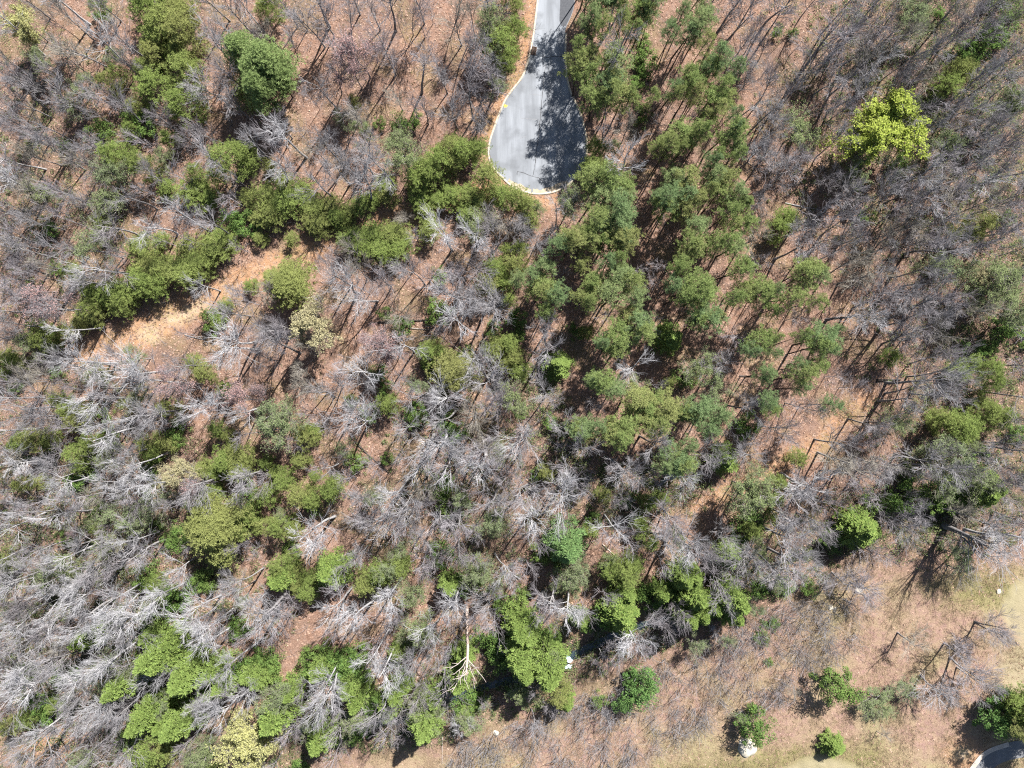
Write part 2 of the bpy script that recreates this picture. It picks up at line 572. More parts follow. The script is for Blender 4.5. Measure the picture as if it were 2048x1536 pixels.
def ribbon(name, pts, w, z, jag=0.0, g=None):
    """thin flat strip on the ground along pixel points"""
    P = []
    for (a, b) in zip(pts[:-1], pts[1:]):
        n = max(2, int(math.hypot(b[0] - a[0], b[1] - a[1]) / 4))
        for k in range(n):
            P.append((a[0] + (b[0] - a[0]) * k / n, a[1] + (b[1] - a[1]) * k / n))
    P.append(pts[-1])
    V = []
    for i, p in enumerate(P):
        x, y = W(*p)
        q0, q1 = P[max(i - 1, 0)], P[min(i + 1, len(P) - 1)]
        dx, dy = q1[0] - q0[0], -(q1[1] - q0[1])
        l = math.hypot(dx, dy) or 1
        j = (random.random() - .5) * jag
        ww = w * (.6 + .8 * random.random()) if jag else w
        V += [(x - dy / l * (ww / 2 + j), y + dx / l * (ww / 2 + j), z), (x + dy / l * (ww / 2 - j), y - dx / l * (ww / 2 - j), z)]
    n = len(P)
    F = np.array([(2 * i, 2 * i + 1, 2 * i + 3, 2 * i + 2) for i in range(n - 1)])
    return mesh_np(name, np.array(V), F, 4)


def smooth_line(pts, it=2):
    for _ in range(it):
        q = [pts[0]]
        for a, b in zip(pts[:-1], pts[1:]):
            q += [(a[0] * .75 + b[0] * .25, a[1] * .75 + b[1] * .25), (a[0] * .25 + b[0] * .75, a[1] * .25 + b[1] * .75)]
        pts = q + [pts[-1]]
    return pts


ROADS = smooth_line(ROAD, 2)
road = obj('road', poly_mesh('road', ROADS, 0.0), asphalt_mat('weathered_asphalt', (.150, .161, .176), (.092, .099, .109)), kind='structure')


def kerb_mesh(pts, w=.34, h=.12):
    P = smooth_line(pts, 2)
    prof = [(-.02, -.12), (-.02, h), (w * .55, h + .01), (w, h - .05), (w + .02, -.12)]      # outward offset, height
    V = []
    n = len(P)
    for i, p in enumerate(P):
        x, y = W(*p)
        q0, q1 = P[max(i - 1, 0)], P[min(i + 1, n - 1)]
        dx, dy = q1[0] - q0[0], -(q1[1] - q0[1])
        l = math.hypot(dx, dy) or 1
        ox, oy = dy / l, -dx / l           # the outline runs so that outside is on this side
        for o_, z_ in prof:
            V.append((x + ox * o_, y + oy * o_, z_))
    k = len(prof)
    F = [(i * k + j, i * k + j + 1, (i + 1) * k + j + 1, (i + 1) * k + j) for i in range(n - 1) for j in range(k - 1)]
    return mesh_np('kerb', np.array(V), np.array(F), 4)


# outside lies to the left of travel down the photo's left edge, so test and flip
kerb_mat = plain_mat('kerb_concrete', (.315, .277, .214), (.240, .203, .154), 2.5)
flip = [p for p in ROAD[:37]]
obj('kerb', kerb_mesh(flip), kerb_mat, road)
crack_mat = plain_mat('crack_tar', (.019, .019, .021), (.038, .038, .040), 3.0)
CRACKS = [[(1091, 128), (1090, 145), (1087, 168), (1083, 207), (1081, 233), (1078, 264), (1073.5, 300), (1069.4, 336), (1066, 352)],
          [(1034, 350), (1035, 343), (1050.7, 347), (1066, 353), (1076.8, 354.6), (1085.7, 362.7)],
          [(1066, 107), (1072.5, 111), (1086.6, 113), (1097, 115), (1105, 113), (1129, 113)],
          [(978, 300), (982, 318), (984, 330)]]
for c in CRACKS:
    obj('crack', ribbon('crack', c, .11, .004, .10), crack_mat, road)
faint = plain_mat('faint_crack', (.10, .10, .105), (.14, .14, .145), 3.0)
for c in [[(1040, 236), (1058, 237), (1075, 240)], [(1040, 277), (1052, 273)], [(1060, 188), (1084, 191)], [(1017, 353), (1024, 354)]]:
    obj('crack', ribbon('crack', c, .06, .004, .08), faint, road)
sed = plain_mat('sediment', (.255, .210, .150), (.180, .143, .101), 1.2)
obj('sediment', ribbon('sediment', [(1016, 361), (1030, 370), (1046, 377), (1062, 382)], 1.0, .005, .55), sed, road)
obj('sediment', ribbon('sediment', [(1066, 382), (1086, 383), (1104, 378), (1124, 369), (1134, 362)], .8, .005, .5), sed, road)
obj('driveway', poly_mesh('driveway', smooth_line([(1121, -220), (1121, 0), (1119, 30), (1119, 46), (1129, 56), (1140, 36), (1146.5, 18), (1149, 0), (1151, -220)], 1), .006),
    plain_mat('dark_asphalt', (.025, .027, .032), (.04, .042, .047), 3.0), kind='structure')  # driveway sheet in a darker tone than the road
paint = plain_mat('yellow_paint', (.50, .40, .03), (.40, .31, .04), 5.0)
obj('paint_mark', ribbon('paint_mark', [(1008, 213), (1011, 211), (1014, 213)], .45, .008, .1), paint, road)


def grate():
    import bmesh
    bm = bmesh.new()
    def box(cx, cy, cz, sx, sy, sz):
        r = bmesh.ops.create_cube(bm, size=1.0)
        for v in r['verts']:
            v.co = Vector((v.co.x * sx + cx, v.co.y * sy + cy, v.co.z * sz + cz))
    for sx in (-.55, .55):
        box(sx, 0, .05, .12, 1.6, .10)
    for sy in (-.75, .75):
        box(0, sy, .05, .98, .10, .098)
    for k in range(7):
        box(0, -.6 + k * .2, .04, .97, .07, .06)
    box(-.75, 0, .10, .26, 1.5, .20)
    me = bpy.data.meshes.new('grate')
    bm.to_mesh(me)
    bm.free()
    return me


root = bpy.data.objects.new('storm_drain', None)
COL.objects.link(root)
root.location = (*W(1066.5, 101.5), .006)
root.rotation_euler = (0, 0, math.radians(-12))
tag(root, 'rusty brown storm drain inlet set into the kerb above the first crack', 'storm drain')
obj('grate', grate(), plain_mat('rust', (.09, .05, .032), (.05, .03, .022), 4.0), root)
pit = mesh_np('pit', np.array([(-.5, -.7, .004), (.5, -.7, .004), (.5, .7, .004), (-.5, .7, .004)]), np.array([(0, 1, 2, 3)]), 4)
obj('pit', pit, plain_mat('pit_dark', (.02, .018, .016), (.03, .026, .022), 3.0), root)

# ------------------------------------------------------------------ creek and cart path
def strip(name, pts, w, zf, wob=0.0):
    P = smooth_line(pts, 3)
    V = []
    for i, p in enumerate(P):
        x, y = W(*p)
        q0, q1 = P[max(i - 1, 0)], P[min(i + 1, len(P) - 1)]
        dx, dy = q1[0] - q0[0], -(q1[1] - q0[1])
        l = math.hypot(dx, dy) or 1
        ww = w * (1 + wob * math.sin(i * 1.7) * .5)
        V += [(x - dy / l * ww / 2, y + dx / l * ww / 2, zf), (x + dy / l * ww / 2, y - dx / l * ww / 2, zf)]
    n = len(P)
    return mesh_np(name, np.array(V), np.array([(2 * i, 2 * i + 1, 2 * i + 3, 2 * i + 2) for i in range(n - 1)]), 4)


m, nt, out = new_mat('creek_water')
b = N(nt, 'ShaderNodeBsdfPrincipled')
b.inputs['Base Color'].default_value = (.018, .028, .032, 1)
b.inputs['Roughness'].default_value = .3
tc = N(nt, 'ShaderNodeTexCoord')
bp = N(nt, 'ShaderNodeBump')
bp.inputs['Distance'].default_value = .05
bp.inputs['Strength'].default_value = .5
nt.links.new(noise(nt, tc.outputs['Object'], 3.0, 3), bp.inputs['Height'])
nt.links.new(bp.outputs[0], b.inputs['Normal'])
nt.links.new(b.outputs[0], out.inputs[0])
water = obj('creek_water', strip('creek_water', CREEK[:13], 1.5, -1.66, .5), m, kind='structure')
foam = plain_mat('white_water', (.60, .72, .75), (.30, .44, .48), 2.2)
obj('riffle', ribbon('riffle', [(1126, 1318), (1133, 1321), (1138, 1322), (1144, 1328)], 1.15, -1.05, .4), foam, water)
obj('riffle', ribbon('riffle', [(1130, 1340), (1138, 1337), (1144, 1339)], .6, -1.2, .3), foam, water)
concrete = plain_mat('pale_concrete', (.270, .232, .199), (.210, .180, .150), 1.5)
obj('cart_path', strip('cart_path', CART, 3.4, .10), asphalt_mat('cart_asphalt', (.090, .093, .098), (.068, .069, .073)), kind='structure')
for e in (strip('path_edge', [(u - 13, v - 10) for u, v in CART[:4]], .9, .104),):
    obj('path_edge', e, concrete, kind='structure')

# ------------------------------------------------------------------ tree prototypes (shared meshes)
PROTO = {}          # kind -> list of dicts {trunk, crown, leaf, R, H, hc}


def extent(V):
    r = np.hypot(V[:, 0], V[:, 1])
    return float(np.percentile(r, 88)), float(V[:, 2].max()), float(np.median(V[:, 2]))


def bare_proto(seed, H, limbs, t0, ang, lf, m2, m3, m4, rt, twig=.021, fork=False):
    g = np.random.default_rng(seed)
    p = np.zeros((1, 3))
    L = np.array([H * (.80 if fork else .93)])
    tr = grow(p, np.array([[.03 * g.normal(), .03 * g.normal(), 1.0]]), L, 9, .035, .02, g)
    R0 = radii(np.array([rt]), np.array([rt * .30]), 9)
    R0[0, 0] *= 1.25
    st, d, ln, rd = sprout(tr, R0, L, limbs, t0, .97, ang[0], ang[1], lf, g, taper=.75)
    l1 = grow(st, d, ln, 7, .085, .085, g)
    R1 = radii(np.maximum(rd * .70, .05), np.full(len(rd), twig * 1.5), 7)
    s2, d2, n2, r2 = sprout(l1, R1, ln, m2, .18, 1.0, .28, .68, .56, g)
    l2 = grow(s2, d2, n2, 5, .085, .05, g)
    R2 = radii(np.maximum(r2 * .75, twig * 1.7), np.full(len(r2), twig * .9), 5)
    s3, d3, n3, r3 = sprout(l2, R2, n2, m3, .15, 1.0, .30, .72, .55, g)
    l3 = grow(s3, d3, n3, 4, .09, .04, g)
    R3 = radii(np.full(len(r3), twig * .85), np.full(len(r3), twig * .5), 4)
    s4, d4, n4, r4 = sprout(l3, R3, n3, m4, .2, 1.0, .3, .65, .62, g)
    l4 = grow(s4, d4, n4, 3, .09, .03, g)
    R4 = radii(np.full(len(r4), twig * .52), np.full(len(r4), twig * .34), 3)
    tv, tf = join([tubes(tr, R0, 7), tubes(l1, R1, 5)])
    cv, cf = join([tubes(l2, R2, 4), tubes(l3, R3, 3), tubes(l4, R4, 3)])
    return tv, tf, cv, cf, l4, l3


def add_bare(kind, seeds, **kw):
    for s in seeds:
        tv, tf, cv, cf, l4, l3 = bare_proto(s, **kw)
        R, Hh, hc = extent(cv)
        PROTO.setdefault(kind, []).append(dict(trunk=mesh_np('trunk', tv, tf, 4), crown=mesh_np('crown', cv, cf, 4), R=R, H=Hh, hc=hc))


# tall forest trees, long ascending limbs
add_bare('B', range(101, 105), H=20, limbs=9, t0=.55, ang=(.5, 1.05), lf=.36, m2=6, m3=5, m4=3, rt=.27, twig=.022)
add_bare('B', range(105, 109), H=20, limbs=8, t0=.6, ang=(.55, 1.15), lf=.42, m2=6, m3=5, m4=3, rt=.28, twig=.023, fork=True)
add_bare('B', range(109, 111), H=20, limbs=12, t0=.62, ang=(.40, .95), lf=.34, m2=5, m3=5, m4=3, rt=.26, twig=.021)
# slender understorey trees with a fine haze of twigs
add_bare('G', range(201, 204), H=13, limbs=9, t0=.30, ang=(.40, .9), lf=.42, m2=6, m3=5, m4=3, rt=.17, twig=.020)
add_bare('G', range(204, 207), H=13, limbs=13, t0=.36, ang=(.3, .75), lf=.44, m2=5, m3=5, m4=3, rt=.15, twig=.018)
# one open-limbed giant whose shadow shows every limb
add_bare('Q', [331], H=17, limbs=9, t0=.26, ang=(.28, .70), lf=.64, m2=4, m3=3, m4=2, rt=.60, twig=.026)
# spreading giants
add_bare('O', range(301, 304), H=22, limbs=9, t0=.40, ang=(.7, 1.15), lf=.54, m2=7, m3=5, m4=3, rt=.52, twig=.027)


def add_budding(kind, seeds, per, ln, wd, **kw):
    for s in seeds:
        g = np.random.default_rng(s + 50)
        tv, tf, cv, cf, l4, l3 = bare_proto(s, **kw)
        C = l4[:, 1:, :].reshape(-1, 3)
        C = np.repeat(C, per, 0) if per >= 1 else C[g.random(len(C)) < per]
        C = C + g.normal(size=C.shape) * .13
        lv, lf_ = leaves(C, np.tile(np.array([[0, 0, 1.0]]), (len(C), 1)), ln, wd, g, .8)
        R, Hh, hc = extent(lv)
        PROTO.setdefault(kind, []).append(dict(trunk=mesh_np('trunk', tv, tf, 4), crown=mesh_np('crown', cv, cf, 4), leaf=mesh_np('foliage', lv, lf_, 4), R=R, H=Hh, hc=hc))


SK = dict(H=11, limbs=11, t0=.25, ang=(.4, .9), lf=.42, m2=6, m3=6, m4=3, rt=.11, twig=.016)
add_budding('L', (401, 402, 403), 2, .17, .10, **SK)
add_budding('R', (431, 432), 1, .16, .11, **SK)
add_budding('D', (411, 412), 7, .20, .13, **dict(SK, m2=8, limbs=17, t0=.22, ang=(.45, 1.0), lf=.44))
add_budding('V', (421, 422), 4, .20, .13, **SK)


def pine_proto(seed, H, base, rmax, nb, clumps, tufts, nn, ln, wd, rt, cone=.5, csp=.42):
    g = np.random.default_rng(seed)
    L = np.array([H])
    tr = grow(np.zeros((1, 3)), np.array([[.02 * g.normal(), .02 * g.normal(), 1.0]]), L, 9, .02, .02, g)
    R0 = radii(np.array([rt]), np.array([rt * .22]), 9)
    t = base + (.985 - base) * ((np.arange(nb) + g.random(nb)) / nb)
    z = t * H
    q = (t - base) / (1 - base)
    prof = np.where(q < .25, .55 + 1.8 * q, 1.0) * (1 - q ** (2.2 / cone * .5)) ** .75
    lr = rmax * np.clip(prof, .12, 1) * (.55 + .6 * g.random(nb))
    az = g.random(nb) * 6.2832 + np.arange(nb) * 2.4
    el = .05 + .55 * q + .12 * g.normal(size=nb)
    d = np.stack([np.cos(az) * np.cos(el), np.sin(az) * np.cos(el), np.sin(el)], -1)
    x = t * 8
    i = np.minimum(x.astype(int), 7)
    st = tr[0][i] + (tr[0][i + 1] - tr[0][i]) * (x - i)[:, None]
    br = grow(st, d, lr, 4, .10, .06, g)
    RB = radii(np.full(nb, rt * .26), np.full(nb, .02), 4)
    # needle clumps towards branch ends
    f = .45 + .6 * g.random((nb, clumps))
    f[:, 0] = 1.0
    C = st[:, None, :] + (br[:, -1] - st)[:, None, :] * f[..., None]
    C = C.reshape(-1, 3) + g.normal(size=(nb * clumps, 3)) * np.array([.28, .28, .14])
    size = csp * (.65 + .7 * g.random(len(C)))
    T = np.repeat(C, tufts, 0)
    off = g.normal(size=T.shape) * np.array([1, 1, .55]) * np.repeat(size, tufts)[:, None]
    D = norm(off + np.array([0, 0, .35]))
    nv, nf = needles(T + off, D, nn, ln, wd, g, 1.0)
    tv, tf = join([tubes(tr, R0, 6), tubes(br, RB, 3)])
    return tv, tf, nv, nf


def add_pine(kind, seeds, **kw):
    for s in seeds:
        tv, tf, nv, nf = pine_proto(s, **kw)
        R, Hh, hc = extent(nv)
        PROTO.setdefault(kind, []).append(dict(trunk=mesh_np('trunk', tv, tf, 4), crown=mesh_np('crown', nv, nf, 3), R=R, H=Hh, hc=hc))


add_pine('P', range(501, 507), H=20, base=.60, rmax=3.5, nb=44, clumps=2, tufts=7, nn=11, ln=.40, wd=.042, rt=.20, cone=.5, csp=.30)
add_pine('Y', range(511, 515), H=9, base=.16, rmax=2.5, nb=70, clumps=2, tufts=6, nn=11, ln=.30, wd=.032, rt=.10, cone=.42, csp=.26)
add_pine('K', range(521, 523), H=15, base=.34, rmax=4.2, nb=130, clumps=3, tufts=8, nn=11, ln=.36, wd=.045, rt=.20, cone=.55, csp=.45)


def spray_proto(seed, H, rmax, nb, per, ln, wd, rt, base=.08, droop=.25, power=1.0):
    """dense conifer with flat sprays in tiers"""
    g = np.random.default_rng(seed)
    tr = grow(np.zeros((1, 3)), np.array([[0, 0, 1.0]]), np.array([H]), 8, .02, .02, g)
    R0 = radii(np.array([rt]), np.array([rt * .15]), 8)
    t = base + (1 - base) * ((np.arange(nb) + g.random(nb)) / nb)
    lr = rmax * np.clip((1 - t ** (1.6 * power)) ** .8, .1, 1) * (.75 + .4 * g.random(nb))
    az = np.arange(nb) * 2.39996 + g.normal(size=nb) * .3
    d = np.stack([np.cos(az), np.sin(az), .28 + .5 * t], -1)
    st = np.stack([np.zeros(nb), np.zeros(nb), t * H * .97], -1)
    br = grow(st, norm(d), lr, 5, .05, -droop * .35, g)
    RB = radii(np.full(nb, .05), np.full(nb, .015), 5)
    f = np.sqrt(g.random((nb, per))) * 3.999
    i = f.astype(int)
    C = br[np.arange(nb)[:, None], i] * (1 - (f - i))[..., None] + br[np.arange(nb)[:, None], i + 1] * (f - i)[..., None]
    tan = norm(br[:, -1] - br[:, 0])
    side = norm(np.cross(tan, np.array([[0, 0, 1.0]])))
    wob = g.normal(size=(nb, per)) * (.10 + .55 * lr[:, None] / rmax * (1 - f / 4.6))
    C = C + side[:, None, :] * wob[..., None] * .9 + g.normal(size=C.shape) * .07
    C = C.reshape(-1, 3)
    A = norm(np.repeat(tan, per, 0) + np.repeat(side, per, 0) * np.sign(wob.ravel())[:, None] * .7 + g.normal(size=C.shape) * .25)
    nn = norm(np.array([[0, 0, 1.0]]) + g.normal(size=C.shape) * .42)
    B = norm(np.cross(nn, A))
    s = (.7 + .6 * g.random(len(C)))[:, None]
    V = np.stack([C - A * ln * s * .5, C + B * wd * s * .5, C + A * ln * s * .5, C - B * wd * s * .5], 1).reshape(-1, 3)
    return (*join([tubes(tr, R0, 6), tubes(br, RB, 3)]), V, np.arange(len(V)).reshape(-1, 4))


for s in (601, 602, 603):
    tv, tf, V, F = spray_proto(s, 10, 2.7, 95, 70, .30, .11, .14)
    R, Hh, hc = extent(V)
    PROTO.setdefault('H', []).append(dict(trunk=mesh_np('trunk', tv, tf, 4), crown=mesh_np('crown', V, F, 4), R=R, H=Hh, hc=hc))


def bush_proto(seed, H, r, lobes, per, ln, wd, stems, lift=.45):
    """broadleaf evergreen: lobes of leaf clusters on short stems"""
    g = np.random.default_rng(seed)
    d = norm(g.normal(size=(lobes, 3)) + np.array([0, 0, .5])) * (.72 + .5 * g.random((lobes, 1)))
    C = d * np.array([r, r, H * (1 - lift)]) * (.25 + .75 * g.random((lobes, 1))) ** .6 + np.array([0, 0, H * lift])
    C[:, 2] = np.maximum(C[:, 2], .25 * H)
    rad = r * (.14 + .24 * g.random(lobes))
    P = np.repeat(C, per, 0)
    q = norm(g.normal(size=P.shape) + np.array([0, 0, .25]))
    P = P + q * (np.repeat(rad, per) * (.55 + .5 * g.random(len(P))))[:, None] * np.array([1, 1, .8])
    lv, lf = leaves(P, norm(q + np.array([0, 0, .5])), ln, wd, g, .45)
    pick = g.choice(lobes, min(stems, lobes), replace=False)
    e = C[pick]
    st = np.stack([g.normal(size=len(e)) * .12, g.normal(size=len(e)) * .12, np.zeros(len(e))], -1)
    pts = np.stack([st, st + (e - st) * np.array([.35, .35, .5]), e], 1)
    tv, tf = tubes(pts, radii(np.full(len(e), .05 + .012 * H), np.full(len(e), .02), 3), 5)
    return tv, tf, lv, lf


for s in (701, 702, 703, 704):
    tv, tf, V, F = bush_proto(s, 3.4, 2.0, 26, 85, .20, .09, 7)
    R, Hh, hc = extent(V)
    PROTO.setdefault('E', []).append(dict(trunk=mesh_np('stem', tv, tf, 4), crown=mesh_np('foliage', V, F, 4), R=R, H=Hh, hc=hc))
for s in (711, 712):
    tv, tf, V, F = bush_proto(s, 7.5, 3.5, 44, 95, .30, .15, 12, .50)
    R, Hh, hc = extent(V)
    PROTO.setdefault('M', []).append(dict(trunk=mesh_np('trunk', tv, tf, 4), crown=mesh_np('crown', V, F, 4), R=R, H=Hh, hc=hc))

# ------------------------------------------------------------------ every tree that the photograph shows
# per tile of 512 photo pixels: kind, centre of the crown and its half-width in thirds of a pixel, sometimes the height in metres
TILES = {}
TILES[0, 0] = '''W 100 110 95;W 210 200 90;G 330 50 120;G 250 60 90;G 420 230 130;G 370 330 100;B 560 230 120;B 720 200 110;B 770 270 90;E 590 60 60;L 690 330 60;L 590 30 60
Y 880 50 120;Y 960 130 130;Y 1080 60 110;Y 1120 190 110;Y 930 220 90;Y 900 340 80;E 930 370 80;Y 1080 310 70;Y 1100 420 110;Y 920 520 120;Y 860 440 80;Y 1110 640 110;Y 830 620 60;E 850 740 80;E 780 690 60;Y 760 770 60;Y 1010 830 60;Y 700 910 100
G 940 700 90;G 1250 220 110;B 1310 200 100;G 1420 60 130;G 1480 180 90;F 1450 310 100;G 1270 520 130;G 1380 420 120;G 1380 590 100;L 1180 560 60;B 1490 830 110;Y 1480 560 90;B 1260 930 110;G 1150 830 90;G 1220 760 100
G 60 560 100;B 170 700 110;G 60 430 90;G 180 480 80;G 260 430 90;L 230 340 70;G 300 540 110;G 330 600 90;L 470 520 80;G 540 490 70;G 560 560 90;Y 650 490 70;Y 700 440 50;B 640 580 90;B 700 640 110;G 740 640 70;G 760 370 80
B 460 830 120;G 560 820 80;E 590 780 80;G 80 760 90;G 250 800 90;L 420 640 60;G 540 660 80;G 270 900 110;G 180 900 100;E 390 870 40;G 420 920 90;G 500 950 90;G 560 1010 90;L 650 1040 90;L 700 1060 80;Y 640 930 50;Y 860 990 80;L 960 930 60;B 870 870 90;G 880 1050 90;B 1060 1050 90;Y 990 1120 70;Y 1170 1050 70;Y 1180 1160 110;Y 1260 1180 70;Y 1400 960 120;Y 1460 900 80;Y 1290 1050 60;B 1390 1190 90;B 1400 1060 60
G 80 1000 90;G 60 1120 100;G 150 1150 100;L 230 1130 80;G 330 1140 100;B 420 1170 90;G 250 1230 80;G 500 1200 90;L 620 1180 90;Y 650 1200 80;B 730 1150 110;B 860 1140 80;Y 590 1330 60
G 90 1250 90;G 50 1400 100;G 190 1310 90;B 350 1300 90;E 290 1350 60;B 420 1440 100;B 650 1340 110;B 860 1310 130;B 1060 1290 100;B 1090 1420 90;B 1250 1340 120;G 1180 1310 70;B 920 1420 70;L 560 1490 110;G 300 1480 90;G 90 1480 110;G 690 1500 90;Y 850 1490 100;Y 960 1440 60;Y 1150 1480 90;Y 1300 1480 110;E 1400 1330 70;E 1480 1330 80;Y 1490 1200 70;Y 1350 1430 70;G 1430 1480 60'''
TILES[512, 0] = '''Y 90 20 80;Y 30 60 50;F 50 390 130;F 110 440 80;F 40 540 80;G 390 60 120;G 330 130 110;G 60 160 90;G 240 60 80;B 490 110 100;G 160 210 80;G 420 210 90;R 600 280 140;R 560 380 90;R 680 250 80;G 700 60 80;G 780 60 70;B 760 240 110;B 800 290 80;G 900 60 90;B 980 80 90;G 870 170 70;B 940 380 110;G 840 560 80;B 380 490 100;G 330 580 70;G 430 420 90;G 540 230 60;B 600 360 90
G 1040 40 70;G 1210 110 110;G 1300 60 90;L 1390 90 100;G 1350 180 90;B 1190 230 100;G 1290 270 90;Y 1460 290 110;L 1410 270 70;Y 1490 370 60;G 1390 370 90;G 1400 450 100;G 1260 430 100;G 1120 430 80;B 1280 560 130;G 1180 650 90;G 1360 590 90;G 1310 720 80;L 1440 520 60;Y 1500 170 60;G 1470 100 60
Y 580 600 40;E 740 740 40;E 860 750 60;E 950 720 50;G 1000 640 80;B 940 620 70;L 490 680 50;L 630 790 70;G 640 700 90;G 560 650 80;G 620 830 90;B 640 860 60
B 160 790 110;G 120 720 80;B 60 800 70;B 100 880 90;G 260 790 60;B 420 860 100;G 350 880 80;B 450 960 120;G 540 980 100;B 640 960 130;B 700 900 100;L 850 880 90;L 880 940 100;B 600 1090 120;B 760 1000 120;G 660 1060 90;B 340 1060 100;G 420 1030 80;G 230 1030 70;B 90 1020 100;Y 160 1100 80;Y 70 1000 50
Y 60 1180 100;Y 150 1200 110;Y 260 1190 110;Y 360 1220 90;Y 40 1300 80;Y 100 1290 90;Y 330 1330 80;Y 390 1350 80;Y 460 1240 80;Y 480 1310 70;Y 560 1260 60;Y 640 1230 80;Y 700 1210 50;Y 530 1320 70;Y 30 1430 50;Y 210 1430 50;Y 760 1110 70;Y 800 1170 70;Y 950 1080 90;Y 1020 1040 90;Y 1100 980 90;Y 1180 880 90;Y 1260 900 90;Y 1340 880 70;Y 1110 910 60;Y 1170 970 70;Y 990 990 60
Y 1390 1050 90;Y 1000 1200 80;Y 1080 1190 70;Y 1020 1260 70;Y 1170 1170 80;Y 1260 1190 90;Y 1330 1200 80;Y 1270 1290 70;L 1300 1340 90;Y 1420 1180 60;Y 1480 1170 80;Y 1040 1380 80;Y 540 1430 70;Y 620 1420 70;Y 700 1400 80;Y 790 1400 80;Y 760 1480 90;Y 860 1490 90;Y 860 1390 80;Y 650 1480 70;G 560 1500 90;G 480 1530 70
B 1140 1420 110;B 1280 1430 110;G 1230 1370 70;G 950 1420 70;G 890 1270 60 8;G 1400 1290 80;G 1480 1310 80;G 1450 1400 110;G 1420 1490 90;B 1330 1480 70;Y 1500 1500 50;Y 1360 1330 50'''
TILES[1024, 0] = '''Y 40 150 70;Y 30 20 50;Y 20 300 40;P 520 60 120;P 440 90 80;P 560 130 80;L 470 170 70;P 640 130 80;P 720 170 70;P 420 250 60;G 480 300 80;B 650 220 100 24;P 400 400 100;P 450 360 80;P 560 350 100;P 640 370 110;P 470 470 100;P 560 470 110;P 660 460 80;P 510 560 100;P 600 560 90;P 640 620 90;P 710 580 70;G 600 420 60;E 790 260 60;E 800 360 70;E 750 500 50;P 800 80 100;P 760 30 90;P 850 60 80;E 780 680 60;E 790 430 50;P 690 60 60
P 1080 100 110;P 1170 90 90;P 1180 200 80;P 1060 200 90;P 970 200 70;P 1020 60 70;P 1270 330 100;P 1200 380 90;P 1300 430 80;P 1250 500 90;P 1000 460 90;P 930 500 70;P 1090 500 90;P 1120 560 70;P 1180 620 110;P 1280 590 80;P 1240 680 90;P 1130 430 70;P 990 560 60;P 850 560 50;P 1330 640 50
P 990 820 110;P 940 880 90;P 870 880 60;P 1070 810 70;P 1100 790 80;P 1170 790 60;P 1290 770 110;P 1340 780 60;P 1310 870 90;P 1350 900 60;P 1040 890 60;G 1090 700 70;P 1200 960 70;P 1270 980 70
P 620 1070 110;P 520 1120 110;P 660 1130 100;P 570 1190 120;P 660 1230 100;P 700 1170 80;P 510 1250 90;P 620 1310 110;P 540 1350 110;P 690 1390 90;P 460 1360 70;P 640 1440 100;P 560 1470 90;P 700 1460 60;P 430 1440 90;P 340 1460 100;P 270 1490 80;P 310 1420 60;L 360 1190 90;Y 470 1030 80;Y 540 990 70;Y 500 880 60;L 600 870 60;B 690 930 130 22;G 710 740 90;G 580 760 90;B 740 980 70;G 660 690 60
P 980 1060 90;P 1060 1070 100;P 950 1140 90;P 1010 1160 100;P 1100 1150 90;P 930 1240 90;P 1010 1250 90;P 880 1180 60;P 1220 1050 90;P 1290 1080 100;P 1250 1180 90;P 1340 1150 80;P 1200 1130 60;P 1370 1230 90;P 1310 1270 80;P 1400 1210 50;P 1150 1330 90;P 1320 1330 80;P 1400 1330 80;P 1300 1420 80;P 1230 1450 90;P 1340 1470 90;P 1080 1450 90;P 1050 1500 90
G 1390 250 100;G 1440 350 100;B 1480 560 100;G 1430 460 90;G 1480 200 80;B 1400 60 110;G 1300 80 80;B 1490 720 110;G 1480 900 120;B 1490 1010 90;G 1460 1190 100;B 1500 1150 70;G 1490 1400 110;Y 40 1190 80;Y 90 1240 70;Y 110 1320 60;L 150 1240 50;G 30 1290 80;G 60 1400 80;B 280 1300 100 12;G 340 1220 80;G 240 1360 80;G 140 1430 100;Y 50 1490 60;G 30 1480 60;G 360 1300 60'''
